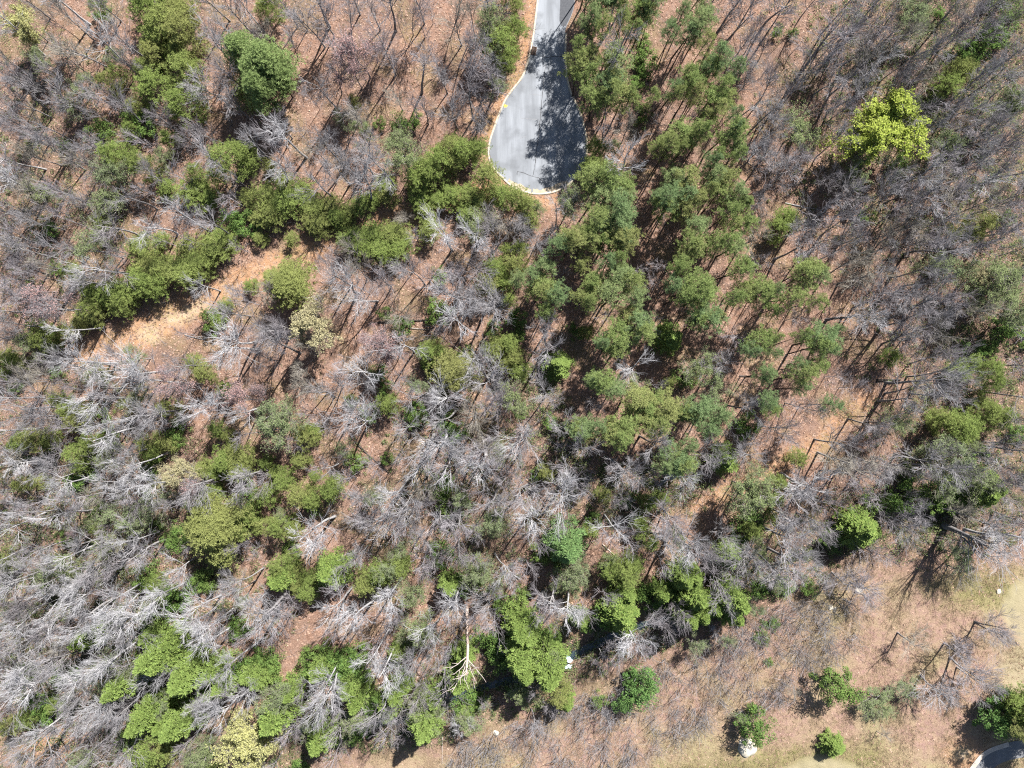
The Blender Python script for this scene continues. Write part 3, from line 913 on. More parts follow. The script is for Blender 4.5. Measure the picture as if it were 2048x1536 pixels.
TILES[1536, 0] = '''L 860 100 100;L 900 60 70;L 950 130 60;E 1040 90 50;E 1480 50 80;E 1430 180 90;E 1300 240 80;E 1200 300 70;D 705 748 178 15;L 540 1000 80;Y 1150 430 80;Y 1080 500 80;Y 1180 420 60;L 1080 860 80;E 1120 860 50;L 1470 620 90;E 790 980 60;E 600 1290 50;Y 1250 1340 100;Y 1200 1390 70;E 1440 1310 50;Y 110 1300 70;Y 70 1380 80;Y 150 1330 60;E 60 180 40;E 150 200 30
B 370 260 140;G 480 110 149;G 600 60 138;G 640 200 149;G 460 260 114;G 310 380 126;G 420 430 138;G 560 400 126;B 570 480 100;G 380 560 103;G 480 620 114;B 700 270 110;G 820 220 126;G 900 300 114;B 1010 260 110;G 1120 60 126;B 1080 150 110;G 1240 90 126;G 1200 170 103;G 1360 60 114;G 1360 160 114;G 1450 330 103;B 1430 440 130;G 1300 480 126;G 970 420 114;G 850 480 103;G 780 580 92;B 930 600 130;B 1000 640 90;G 1110 640 114;G 1260 590 114;G 1340 660 103;L 1460 640 110;G 1180 730 103;G 1000 740 92;G 1390 740 138;G 1280 830 149;G 1380 900 138;G 1480 840 103;G 1060 960 138;B 960 1020 110;G 1120 1080 138;G 1240 980 126;B 1300 1060 130;G 1420 1080 114;G 1000 1150 126;G 880 1130 103;B 740 1120 110;G 860 970 80;G 600 1180 103;G 490 1160 103;G 450 1060 103;G 440 830 103;G 720 1200 92;G 1200 1170 126;G 1340 1200 114;G 1450 1200 126;G 830 1260 103;G 960 1290 114;G 1080 1310 103;B 1100 1430 120;G 960 1420 103;G 870 1380 103;G 700 1380 92;G 600 1400 103;G 480 1340 103;B 330 1280 120;G 230 1350 103;G 360 1450 138;B 200 1480 110;G 500 1480 114;G 760 1480 103;G 1280 1460 126;G 1420 1450 126;G 1490 1340 92;B 80 760 100;L 200 760 110;G 60 480 103;G 140 560 103;G 60 880 126;G 150 900 103;G 90 1060 114;G 50 650 92;G 30 250 80;B 100 60 120'''
TILES[0, 512] = '''G 60 60 120;G 150 40 100;B 200 110 90;G 250 50 80;G 100 170 90;B 110 210 130;R 280 300 130;G 320 290 110;B 380 400 100;G 30 150 60;B 60 390 120;G 60 480 100;Y 210 410 50;Y 260 480 80;Y 200 500 70;Y 300 520 60;L 140 520 70;B 640 60 110;G 560 130 80;B 460 130 110;B 550 30 110;Y 420 90 60;E 330 70 40;Y 540 200 70;Y 500 180 50
Y 880 80 110;Y 840 140 110;Y 950 80 90;Y 920 140 100;Y 1040 60 110;Y 1130 80 110;Y 1200 60 90;Y 700 210 110;Y 660 260 80;Y 720 280 90;Y 780 180 80;Y 540 300 80;Y 560 360 80;Y 500 330 60;Y 480 400 60;Y 430 440 60;Y 340 460 40;B 1190 170 90 12;G 1420 190 90;B 1450 260 90;E 1260 380 70;Y 1300 380 60;Y 1350 300 50;G 1380 330 100;B 1390 490 110;B 1380 540 110;G 1490 420 90;Y 1500 180 50;G 1090 460 60;L 800 610 70
B 460 630 110;B 380 640 110;B 300 680 100;B 580 670 120;G 670 610 90;B 750 690 130;B 880 670 120;B 1060 650 110;B 1120 680 90;Y 1170 640 60;Y 1220 700 70;R 1040 770 100;R 980 740 70;B 1110 800 90;B 620 790 110;B 540 860 110;B 660 840 90;G 450 830 90;L 620 720 60;L 540 700 70;Y 760 900 60;L 820 830 60;B 860 760 110;G 930 790 80
G 120 700 100;B 90 750 90;G 200 740 100;B 270 850 80;B 60 820 80;Y 60 620 60;Y 140 640 50;Y 30 600 50;E 90 780 40;G 230 640 60;E 330 700 40;O 90 920 160;B 180 1000 110;B 60 980 110;B 320 970 90;B 260 1040 90;Y 120 1100 60;Y 210 1110 80;Y 290 1100 70;Y 100 1130 50;Y 400 930 60;Y 450 990 70;Y 350 860 60;Y 500 930 60;E 620 960 50;B 560 1010 110;B 610 1060 110;B 780 970 130;B 860 940 110;G 900 1010 100;B 820 1060 100;E 660 1090 60;Y 560 1130 80;Y 480 1180 80;Y 890 1120 70;E 1070 1020 60;E 1040 1100 60;Y 1020 920 70;Y 1000 1140 50;B 1210 890 120;B 1270 930 90;B 1160 940 80;Y 1290 1050 60;Y 1370 1080 40;R 1440 870 110;B 1410 920 100;B 1450 1080 90;Y 1340 790 60
B 730 1190 110;B 800 1220 130;B 760 1290 110;G 680 1220 90;L 620 1230 80;B 640 1280 90;E 500 1340 80;E 420 1350 50;E 900 1270 70;Y 900 1190 60;Y 470 1260 60;Y 230 1360 50;Y 130 1370 50;B 330 1320 120;B 240 1290 100;B 290 1370 100;G 60 1180 90;B 60 1250 100;W 1040 1310 90;W 1100 1280 60;W 1010 1370 60;Y 1220 1280 70;Y 1330 1220 90;Y 1420 1200 90;Y 1440 1260 80;Y 1300 1290 60;B 1100 1400 110;B 1180 1380 90;R 1160 1420 80;B 1420 1340 100;B 1440 1420 90;B 620 1400 120;B 690 1440 110;G 580 1420 90;B 860 1420 110;B 830 1480 90;L 900 1460 90;B 400 1480 110;G 460 1470 80;B 180 1500 90;G 60 1500 80;E 560 1500 60;Y 1230 1480 70;Y 1280 1420 60;G 1000 1480 80;E 1490 1470 70;E 1470 1380 50;Y 1150 1500 50'''
TILES[512, 512] = '''K 210 170 120 11;Y 90 110 50;G 60 210 90;B 470 110 130;B 520 170 110;B 660 230 130;G 590 90 100;G 400 60 80;G 760 140 100;B 960 110 110;B 1030 130 80;G 900 60 80;G 740 180 70;B 1180 210 130;G 1230 80 110;G 1330 50 90;G 1220 250 80;E 1090 330 80;E 1100 130 50;Y 1370 170 80;B 1370 270 120;B 1430 330 110;B 1230 410 130;B 1160 380 90;G 1290 330 70;Y 1440 80 80;Y 1490 160 60;Y 1510 250 50
W 310 440 100;W 340 360 80;B 400 290 60;B 60 470 100;G 130 420 80;B 110 560 110;G 40 620 90;G 280 530 80;R 780 500 110;R 830 550 90;R 700 480 70;B 880 550 110;B 760 490 80;G 880 620 60;G 680 560 60;E 870 420 60;E 770 340 40;G 870 350 90;Y 1060 540 70;Y 1040 580 80;Y 1100 580 60;E 1040 650 50;K 1190 710 110 11;B 1300 600 100;B 1400 700 120;G 1330 760 90;E 1260 590 50;Y 1430 530 80;Y 1500 530 70;E 1420 440 50;Y 1510 650 60;G 1480 880 90;G 1430 850 90;R 1500 820 60
B 610 700 130;B 560 740 90;B 650 740 100;E 730 690 50;B 860 730 90;L 960 770 60;E 780 780 40;G 440 780 90;G 350 820 90;G 400 850 80;R 30 790 60;G 230 690 80;G 520 630 60
L 110 960 120;L 130 1010 110;L 60 1000 80;Y 290 1080 80;Y 330 1060 60;G 240 1120 80;B 320 960 60;B 480 1000 130;B 600 1010 110;B 430 1040 80;E 680 940 60;Y 800 890 70;E 760 870 50;E 570 870 40;G 680 900 70;B 940 840 120;B 1010 820 80;E 960 930 60;B 1120 880 130;B 1170 940 110;G 1060 880 80;E 960 980 60;B 1240 870 90;G 1300 960 110;G 1400 960 100;E 1140 1010 70;O 1010 1110 180 20;B 1110 1090 130;B 1150 1200 160;B 1000 1230 110;B 900 1050 100;B 1200 1280 110;E 1200 1060 60;B 1330 1090 110;G 1420 1120 110;B 1370 1200 120;L 1460 1180 60;G 1450 1050 70;B 1500 1330 80;G 1480 1240 90;B 1300 1250 80
Y 270 1230 60;Y 170 1330 70;Y 120 1300 50;Y 60 1430 80;Y 60 1230 50;L 510 1170 50;E 600 1230 60;Y 440 1410 80;Y 480 1370 60;Y 350 1320 40;Y 330 1440 70;Y 260 1430 80;E 340 1500 50;B 440 1270 110;G 60 1330 80;B 20 1370 80;B 700 1270 90;B 560 1330 80;G 870 1190 70;B 850 1400 110;B 900 1470 110;B 790 1500 100;G 620 1480 90;L 690 1470 70;B 1000 1490 90;E 1100 1400 90;E 1180 1470 90;L 1230 1450 70;B 1360 1440 90;B 1430 1470 100;B 1490 1490 80;G 980 1370 90;G 1290 1390 80;E 790 1220 40;B 1080 1300 90'''
TILES[1024, 512] = '''P 180 60 80;P 130 130 70;P 200 250 110;P 260 230 80;P 150 230 80;P 190 330 60;Y 30 50 80;P 30 120 60;E 20 370 60;Y 20 580 70;Y 40 680 70;E 30 470 50;L 20 850 90;P 540 220 110;P 640 150 110;P 600 250 110;P 720 190 90;P 770 260 80;P 500 180 70;P 420 250 70;P 470 300 60;B 550 340 90;P 420 30 60;P 640 30 60;P 560 30 60;G 840 170 80;G 890 60 80;G 300 110 60;G 780 80 60
P 620 420 90;P 760 400 110;P 700 370 80;P 800 470 80;P 600 550 90;P 640 600 80;P 560 500 60;Y 450 460 50;E 390 450 50;P 1080 180 110;P 1140 250 100;P 1030 230 80;P 1000 170 70;P 1180 370 110;P 1140 410 80;P 1230 350 60;P 1110 320 60;P 1360 70 90;P 1400 60 60;P 1080 40 80;P 1010 30 60;P 1450 200 100;P 1390 210 80;P 1340 270 70;P 1500 180 60;G 1480 40 80;H 955 490 70;E 920 450 60;B 720 690 130;P 560 730 100;P 590 800 80;P 500 760 60;L 730 790 70;Y 940 770 50;B 880 770 60
B 230 420 110;B 200 560 110;G 260 560 70;B 130 690 70;B 220 840 110;H 280 650 70 7;E 230 680 60;B 1120 680 90;L 1130 660 90;E 1030 720 70;E 1080 740 50;L 1210 790 90;G 1300 650 90;G 1340 580 80;P 1490 480 90;P 1440 560 70;P 1500 720 60;P 720 890 110;P 820 900 120;P 900 930 110;P 760 970 110;P 850 990 90;P 650 1010 110;P 600 1040 90;P 660 1080 80;P 430 1010 90;Y 440 1060 60;P 540 1020 60;P 370 1010 60
P 1080 910 80;P 1150 950 110;P 1230 970 90;P 1200 1010 80;P 1060 970 60;G 1180 1040 60;B 1430 910 110;G 1380 880 80;E 1420 1010 70;E 1380 1050 50;G 1310 1050 80;P 980 1190 110;P 1020 1230 90;P 940 1240 80;P 1050 1120 60;Y 980 1290 50;B 860 1120 120;G 900 1080 70;B 1160 1210 120;H 1285 1225 75 7;B 320 1100 110;B 400 1190 120;G 280 1140 80;B 660 1270 120;B 720 1310 90;B 860 1320 90;B 1080 1330 120;G 590 1270 60
O 60 1100 150 20;G 110 1090 90;B 60 1200 130;Y 210 1300 60;E 150 1310 40;B 320 1440 140;B 260 1470 110;B 400 1400 90;B 100 1430 110;B 30 1480 80;E 240 1000 50;E 50 940 40;G 20 1300 80;B 1430 1190 110;G 1350 1180 80;G 1490 1160 90;L 1430 1400 110;L 1480 1440 110;L 1390 1480 90;Y 820 1480 60;E 700 1470 50;Y 900 1450 50;G 620 1480 80;Y 540 1440 50;G 1300 1480 60;G 480 880 80'''
TILES[1536, 512] = '''P 250 130 110;P 320 130 80;P 260 90 80;P 180 220 90;P 320 260 70;P 40 210 60;P 40 330 70;P 20 480 60;P 30 540 50;G 180 370 80;P 410 440 50;P 330 510 110;P 300 570 90;P 370 540 70;P 220 510 50;P 280 640 70;P 230 740 90;P 180 690 70;P 230 800 60;P 20 720 70;P 50 890 80;P 20 920 60;P 380 900 70
B 560 340 130 17;B 640 330 110;G 700 270 140;G 860 230 130;O 980 330 160 20;G 1080 260 120;G 1110 400 110;G 950 470 150;G 850 510 120;G 1050 470 110;B 900 390 130;G 600 110 120;G 520 60 110;G 700 90 90;B 960 70 120;L 1080 60 110;G 1010 130 90;B 1150 560 60;L 1190 60 80;L 1350 130 120;L 1420 180 130;L 1480 110 90;L 1330 260 100;L 1440 300 110;W 1290 130 70;G 1280 310 100;E 1420 430 80;E 1240 550 70;E 1340 560 50;E 1480 400 60;Y 1300 670 80;Y 1230 640 60;Y 1340 780 70;Y 1150 690 60
O 1000 760 200 24;B 1080 720 130;B 1130 830 120;G 1050 640 110;B 930 830 130;B 870 880 110;G 1180 770 70;Y 740 600 60;B 690 1000 110 16;L 750 1010 90;G 800 960 80;G 620 1030 70;G 430 720 70;G 520 790 80;G 240 890 90;G 160 900 70;Y 1070 1000 80;Y 1130 1010 110;Y 1210 1030 90;Y 1060 960 60;Y 1320 920 80;Y 1380 980 90;Y 1300 880 60;Y 1420 960 60;E 1500 1060 60;L 1230 1150 60
G 80 1040 100;B 60 1060 80;G 130 1110 80;B 240 1360 150;B 200 1440 130;B 340 1480 130;G 180 1310 80;Y 60 1360 60;Y 20 1450 70;Y 180 1210 60;G 440 1130 110;G 480 1220 130;G 620 1250 130;B 560 1130 90;G 560 1340 120;G 700 1320 120;G 430 1320 90;G 760 1230 90;B 980 1230 170;B 1080 1290 120;L 1100 1200 110;L 1000 1170 80;G 1100 1120 90;G 920 1290 90;E 860 1310 60;L 1080 1370 80;G 1210 1330 100;E 1260 1230 80;B 1270 1200 90;B 1400 1180 130;G 1480 1140 90;G 1430 1260 90;L 1300 1360 100;H 1330 1380 80;H 1270 1430 110;E 1170 1440 110;E 1060 1450 110;E 970 1450 90;E 800 1440 90;E 620 1480 60;E 740 1490 60;G 870 1460 60;G 1440 1360 100;G 1490 1480 80;G 1400 1480 60;G 560 1450 70'''
TILES[0, 1024] = '''B 70 60 110;B 20 100 80;B 320 60 110;B 260 30 80;E 400 150 50;L 520 80 60;Y 560 100 40;R 440 100 50;L 720 60 110;L 800 60 80;W 700 180 50;L 620 240 70;B 570 200 130;B 480 220 120;B 200 250 130;B 130 250 90;Y 30 270 70;Y 60 330 50;B 360 270 140;L 360 370 110;L 260 420 70;Y 420 370 50;B 540 330 110;B 600 350 90;B 740 210 110;B 790 260 110;G 850 250 80;B 700 340 90;E 880 390 80;Y 920 420 60;L 950 500 60;E 1040 560 90;E 1000 500 60;E 1090 500 50;B 1030 340 110;B 1060 390 80;K 1290 100 150 15;Y 1430 90 90;E 1060 170 70;E 1040 140 60;G 1150 200 80;B 1420 210 60;Y 1310 280 70;E 1240 410 70;E 1180 420 60;Y 1480 20 70;E 930 80 50
B 60 470 110;B 170 410 130;G 60 560 110;G 120 540 90;B 300 500 130;B 270 440 100;B 440 500 130;B 500 440 110;B 530 390 90;G 560 470 80;B 630 540 130;B 620 600 100;B 700 490 80;B 800 600 120;B 890 560 110;L 860 620 60;B 260 640 130;B 170 660 100;B 330 690 90;G 60 660 110;B 440 650 130;B 450 730 120;B 60 780 130;B 140 820 100;B 250 740 90;G 330 790 90;B 390 850 90
B 680 690 130;B 650 760 120;B 720 780 110;H 510 780 60;L 680 650 70;E 910 690 60;E 880 660 60;H 910 740 60;H 1020 760 60;E 850 780 50;H 910 880 90;H 1000 860 80;E 1060 850 70;E 980 930 70;H 1110 1000 100;H 1120 950 70;B 1160 620 120;B 1130 700 110;B 1200 740 120;B 1240 820 110;G 1300 680 90;B 1400 470 110;B 1380 530 100;B 1490 560 110;L 1440 520 50;E 1430 700 70;G 1360 740 60;B 1500 740 60;H 1280 960 70;H 1270 1080 60;H 1340 1050 70;E 1490 940 90;H 1500 980 60;B 1380 950 100;B 1220 1010 100;B 1440 860 60
L 780 950 70;B 780 900 90;B 880 1020 110;G 850 990 80;G 980 1040 90;H 730 1060 80;H 690 1090 50;B 620 920 130;B 520 980 140;B 420 1020 120;B 460 1080 110;B 560 1050 110;L 620 980 110;B 100 950 120;B 30 920 90;B 60 1000 100;B 110 1090 130;B 130 1150 90;B 250 1020 110;B 280 970 100;E 170 960 60;E 400 960 70;E 340 1000 60;B 330 890 90;E 190 1130 50;E 280 1180 90;Y 330 1150 60;Y 170 1240 70;Y 50 1290 70;B 30 1140 70;B 620 1130 120;B 560 1190 140;B 460 1230 130;B 590 1250 120;B 680 1220 110;B 570 1310 90;B 400 1270 80;B 750 1190 90;B 210 1320 110;O 80 1410 150;B 60 1480 110
H 860 1230 80;H 820 1280 60;H 900 1180 70;L 950 1180 60;H 970 1280 60;H 1070 1270 80;H 1120 1280 60;E 760 1370 60;B 1140 1200 110;B 1180 1160 90;B 1300 1200 120;B 1280 1260 110;B 1470 1100 110;B 1440 1080 90;Y 900 1430 110;Y 980 1440 80;Y 850 1500 70;B 1100 1420 70;L 1220 1440 90;E 1240 1430 50;L 1170 1490 70;W 1460 1380 120;W 1440 1290 90;W 1480 1470 90;B 680 1490 110;B 530 1480 100;L 460 1500 60;G 800 1430 60;L 1380 1320 60'''
TILES[512, 1024] = '''Y 40 90 60;Y 150 70 80;Y 220 110 60;L 150 20 50;B 350 120 120;B 330 180 100;B 410 170 90;B 690 90 140;B 640 60 100;B 760 120 120;B 850 110 120;G 900 60 90;B 960 190 110;B 1060 60 120;B 1000 280 100;B 1200 40 110;B 1180 90 80;L 1400 60 90;L 1420 120 60;B 1320 120 90;B 1060 310 100;B 1020 370 80;E 1120 260 80;G 1200 230 90
E 210 240 60;Y 150 330 80;H 130 400 70;Y 220 380 70;Y 250 440 60;Y 330 400 60;H 460 360 90;Y 400 380 60;Y 320 490 70;Y 660 420 80;Y 720 370 90;L 790 340 90;Y 840 320 80;Y 760 410 60;L 850 240 60;G 600 280 90;B 530 330 60;B 90 560 150;B 60 620 130;B 180 610 100;G 200 540 80;B 130 690 100;B 460 600 120;B 430 650 110;B 490 680 90;B 500 480 80;B 620 670 110;B 600 720 90;B 790 540 110;B 800 620 100;B 840 670 80;L 940 520 90;L 950 690 100;L 1010 700 80;Y 970 740 60;E 880 850 80;Y 860 820 60;L 870 720 60;B 730 790 100;B 720 860 110;B 770 950 110;B 740 900 90
H 1160 450 60;E 1230 430 80;E 1330 420 60;L 1300 320 90;L 1330 380 80;B 1420 370 120;B 1400 470 100;L 1430 450 70;B 1330 300 90;B 1190 560 110;B 1120 600 90;B 1200 640 90;B 1380 620 130;B 1310 660 100;B 1430 680 100;E 1480 560 60;B 1050 800 130;B 1060 880 110;B 950 930 110;B 920 880 80;B 1120 950 100;B 1180 780 60;G 1010 990 80;E 1200 860 60;H 1250 860 60;E 1400 780 110;E 1460 860 100;E 1480 800 80
E 330 900 80;E 420 880 90;E 480 920 100;H 380 960 60;E 560 900 90;E 630 930 80;E 560 1000 80;H 540 1060 60;E 620 850 70;E 300 950 60;H 610 1110 60;E 60 880 70;E 40 960 90;H 30 1000 60;E 90 1060 60;H 210 1080 60;H 820 1100 60;H 880 1040 50;E 650 1050 60;E 700 1090 60;E 750 1150 60;H 780 1190 60;E 690 1190 80;L 130 1130 90;L 100 1200 100;H 120 1240 90;H 80 1270 60;B 400 1050 120;B 380 1100 110;B 370 1190 130;B 330 1160 90;B 450 1190 80;B 210 1300 90;B 520 1290 100;L 600 1230 90;L 580 1290 50;B 740 1260 110;B 690 1240 80;H 360 1390 80;H 330 1400 50;L 310 1330 60;W 50 1400 90;E 470 1380 50;E 580 1370 60;E 620 1340 50
B 980 1130 90;L 960 1110 60;H 1070 1110 60;H 1000 1300 90;L 1000 1260 90;H 1040 1330 60;L 1020 1230 80;B 860 1240 70;B 800 1310 100;B 1140 1190 50;H 1210 1020 70;E 1250 1180 80;H 1250 1240 40;L 1280 1290 70;B 1210 1330 100 9;E 1330 1150 60;B 460 1480 80;G 860 1400 60;G 1360 1180 60'''
TILES[1024, 1024] = '''B 130 80 110;B 150 150 90;B 50 60 90;G 300 60 80;H 325 190 130 15;E 300 310 60;E 200 240 80;L 400 350 80;L 360 400 90;L 300 430 60;L 380 460 50;B 620 110 130;B 570 150 100;B 680 170 100;E 490 60 50;Y 470 110 50;Y 770 50 60;Y 820 150 70;Y 660 370 100;Y 610 340 80;Y 720 330 80;L 590 300 60;B 910 220 120;B 900 290 100;B 1070 160 130;B 1060 230 110;G 990 50 120;L 1000 180 60;G 960 90 100;B 1180 340 130;B 1220 380 100;G 1160 210 100;G 1280 160 90;H 1310 270 70;E 1360 150 60;E 1440 60 80;Y 1440 120 60;L 1470 200 60;B 1420 290 110;G 1440 360 100;G 1380 420 100;B 1300 490 110
B 20 440 60;E 60 500 50;G 20 340 70;B 270 560 130;B 200 590 110;B 380 580 110;B 440 610 90;B 170 640 80;B 570 510 90;H 665 610 110 13;H 690 500 60;E 590 630 90;H 680 700 60;H 410 650 50;E 440 680 40;H 60 680 90;H 100 740 70;H 20 660 60;E 240 740 60;E 200 780 60;H 60 860 90;H 90 930 80;H 30 900 60;H 210 920 110;L 200 920 80;E 240 870 50;H 270 910 60;E 50 960 60
H 1040 400 70;H 1080 390 60;E 980 420 70;H 910 490 50;E 840 500 80;E 800 490 50;H 1090 520 80;H 1060 640 70;H 1200 590 70;H 1130 600 70;E 1090 650 60;H 1350 560 90;H 1330 640 60;H 1300 600 60;E 1270 560 70;B 880 640 80;B 850 650 60;B 930 720 60;G 1010 590 90;G 960 680 80;B 740 780 120;B 790 830 100;B 660 860 90 9;G 590 830 80;G 850 800 70;L 1470 590 50;E 1500 470 60;L 1300 780 40;L 1120 790 60;B 1240 740 50 7
M 775 1060 125;M 670 1140 80 6;M 720 1010 60 5;E 530 1140 50;Y 300 1110 80;H 320 1150 50;L 90 1140 80;E 20 1090 50;B 160 1050 60;B 230 1220 60 8;B 120 1270 60 8;B 560 1230 50 6;B 540 900 90 9;N 1465 1290 120;L 1400 1260 50 4;E 1430 1190 30;E 1500 760 45 1.5'''
TILES[1536, 1024] = '''H 570 110 120 10;E 500 140 90;E 420 180 60;E 370 160 50;H 640 130 60;Y 20 20 40;B 190 60 130;B 240 110 120;B 100 180 140;B 160 320 130;B 220 290 110;B 60 330 110;G 300 60 100;B 30 410 80;G 860 60 130;B 940 60 110;B 780 80 90;G 1240 30 110;Q 1389 192 185 21;B 1450 190 140 15;B 1400 80 120 16;G 1480 60 80;L 1170 270 80 8;G 1180 360 100 7;G 1150 170 80;B 640 270 100;B 720 280 70;G 590 480 132 9;G 480 420 108 9;G 380 400 90 7;B 610 530 60 7
G 880 790 96 8;G 1200 870 132 10;G 1230 960 132 9;G 1400 740 144 10;G 1370 730 108 9;G 1030 1060 132 9;G 1290 1030 132 10;L 650 1130 100 4;L 700 1180 60 4;L 850 1060 80 4;N 430 1060 125;E 100 460 60;E 250 460 50;L 60 440 50;H 400 1410 60 4.5;G 700 1360 40 4;M 1400 1240 120 8;M 1480 1180 80 7;M 1350 1190 60 6;M 1460 1290 80 6;E 1440 1120 60;G 80 1090 30 3;G 180 1060 60 5;E 20 670 50 1.2;E 8 900 25 1'''
TILES[-512, 0] = '''B 1500 120 120;G 1480 300 110;B 1520 480 120;G 1490 660 110;B 1470 860 130;B 1510 1060 120;G 1490 1240 110;B 1500 1420 120'''
TILES[-512, 512] = '''B 1490 100 120;B 1480 300 120;G 1500 500 110;Y 1500 660 80;B 1470 860 120;B 1490 1060 120;B 1500 1260 120;G 1490 1430 100'''
TILES[-512, 1024] = '''B 1490 90 130;B 1480 290 120;B 1470 480 130;B 1500 680 120;B 1460 860 130;B 1490 1060 120;B 1480 1250 120'''
TILES[2048, 0] = '''G 40 70 110;B 60 260 120;G 50 430 110;B 70 600 120;G 40 780 110;B 60 960 130;G 50 1140 110;B 40 1330 120;L 60 1480 100'''
TILES[2048, 512] = '''G 50 120 110;L 60 320 100;E 40 480 70;G 60 640 110;B 50 820 120;G 40 980 110;B 70 1180 120;G 60 1380 110'''
TILES[2048, 1024] = '''K 110 1200 120 13;K 190 1330 130 13;P 60 1340 100 14;G 60 60 110;B 70 200 120 15'''
TILES[0, -512] = '''G 80 1470 110;B 300 1480 120;G 520 1470 110;B 720 1490 120;Y 860 1470 100;Y 1040 1480 90;G 1230 1470 110;B 1420 1490 120'''
TILES[512, -512] = '''G 120 1480 110;B 330 1480 120;G 560 1470 100;B 760 1490 120;G 960 1470 110;G 1180 1480 100;B 1380 1470 120;Y 1500 1440 80'''
TILES[1024, -512] = '''P 470 1480 100;P 560 1400 110;P 640 1480 110;P 520 1290 110;P 700 1380 110;P 610 1240 110;P 450 1370 100;P 460 1220 100;P 780 1470 100;P 860 1490 90;P 1100 1490 100;G 1220 1480 110;B 1380 1480 120;G 1500 1470 110'''
TILES[1536, -512] = '''B 120 1480 120;G 330 1470 110;B 540 1490 120;G 740 1480 110;L 900 1480 100;G 1080 1470 110;B 1260 1480 120;E 1420 1490 80;G 1500 1440 110'''
TILES[0, 1536] = '''B 80 60 130;B 260 50 110;L 460 60 90;B 640 50 110;Y 860 60 90;L 1060 60 90;Y 1260 50 80;W 1450 60 80'''
TILES[512, 1536] = '''B 60 60 100;E 260 40 70'''

# kind -> (name, category, group, default height, crown materials, trunk materials)
KINDS = {
    'B': ('bare_tree', 'tree', 'tall bare trees of the forest', 16.5),
    'Q': ('bare_tree', 'tree', 'tall bare trees of the forest', 17.0),
    'O': ('bare_tree', 'tree', 'tall bare trees of the forest', 22.0),
    'G': ('bare_sapling', 'sapling', 'fine-twigged bare saplings', 13.0),
    'P': ('pine_tree', 'pine', 'tall pines', 16.5),
    'K': ('pine_tree', 'pine', 'tall pines', 14.0),
    'Y': ('young_pine', 'young pine', 'young pines', 9.5),
    'H': ('hemlock', 'hemlock', 'feathery hemlocks', 10.0),
    'E': ('evergreen_shrub', 'shrub', 'broadleaf evergreen shrubs', 3.4),
    'M': ('holly_tree', 'tree', 'dense round hollies', 7.0),
    'N': ('evergreen_tree', 'tree', 'evergreen trees standing in the open field', 8.5),
    'L': ('budding_tree', 'budding tree', 'budding pale green trees', 11.0),
    'R': ('maple_tree', 'maple', 'red-budding maples', 14.0),
    'W': ('blossom_tree', 'blossom tree', 'yellow blossoming trees', 12.0),
    'F': ('leafy_tree', 'tree', 'trees in fresh leaf', 16.0),
    'D': ('leafy_tree', 'tree', 'trees in fresh leaf', 15.0),
}
TREES = []
for (tx, ty), txt in TILES.items():
    for tok in txt.replace('\n', ';').split(';'):
        f = tok.split()
        if not f:
            continue
        TREES.append(dict(k=f[0], u=tx + float(f[1]) / 3, v=ty + float(f[2]) / 3, r=float(f[3]) / 3, h=float(f[4]) if len(f) > 4 else None))
# past about 300 of a kind the smallest ones go into the thicket
THICK = []
for k, cap in (('B', 292), ('G', 285)):
    c = sorted([t for t in TREES if t['k'] == k and not t['h']], key=lambda t: -t['r'])
    for t in c[cap:]:
        THICK.append(t)
        TREES.remove(t)


def place(t):
    """height, scale and foot of a tree from where its crown stands in the picture"""
    k = t['k']
    src = {'F': 'K', 'W': 'V', 'N': 'M'}.get(k, k)
    P = PROTO[src]
    i = int(rng.integers(len(P)))
    pr = P[i]
    h = t['h'] or KINDS[k][3] * (0.86 + 0.28 * rng.random())
    if k == 'E' and not t['h']:
        h = 3.4 * min(1.5, max(.6, t['r'] / 21.0)) * (.9 + .3 * rng.random())
    if k in 'LRW' and not t['h']:
        h *= min(1.15, max(.6, t['r'] / 30.0))
    if k == 'G' and not t['h']:
        h *= min(1.2, max(.65, t['r'] / 30.0))
    if k == 'Y' and not t['h']:
        h *= min(1.15, max(.6, t['r'] / 29.0))
        if 150 < t['u'] < 960 and 360 < t['v'] < 700:
            h *= .56
    if k == 'H' and not t['h']:
        h *= min(1.15, max(.5, t['r'] / 26.0)) * (1.35 if t['v'] > 1150 else 1.0)
    sz = h / pr['H']
    hc = pr['hc'] * sz
    f = 1 - hc / ALT
    x, y = W(t['u'], t['v'])
    x, y = x * f, y * f
    # a tall crown seen at a slant spans its height too: take part of that off
    lean = math.hypot(x, y) / ALT * 2.2 * sz if k in 'BOGP' else 0
    rw = max(t['r'] * S * f * 1.06 - lean * .5, .6)
    if k == 'Y':
        rw *= .84
    if k in 'MN':
        rw *= .84
    if k == 'P':
        rw *= .92
    sxy = min(1.75, max(.45, rw / pr['R']))
    if k in 'BO':
        sxy = min(1.6, max(.72 * sz, sxy))
    return pr, x, y, sxy, sz, h


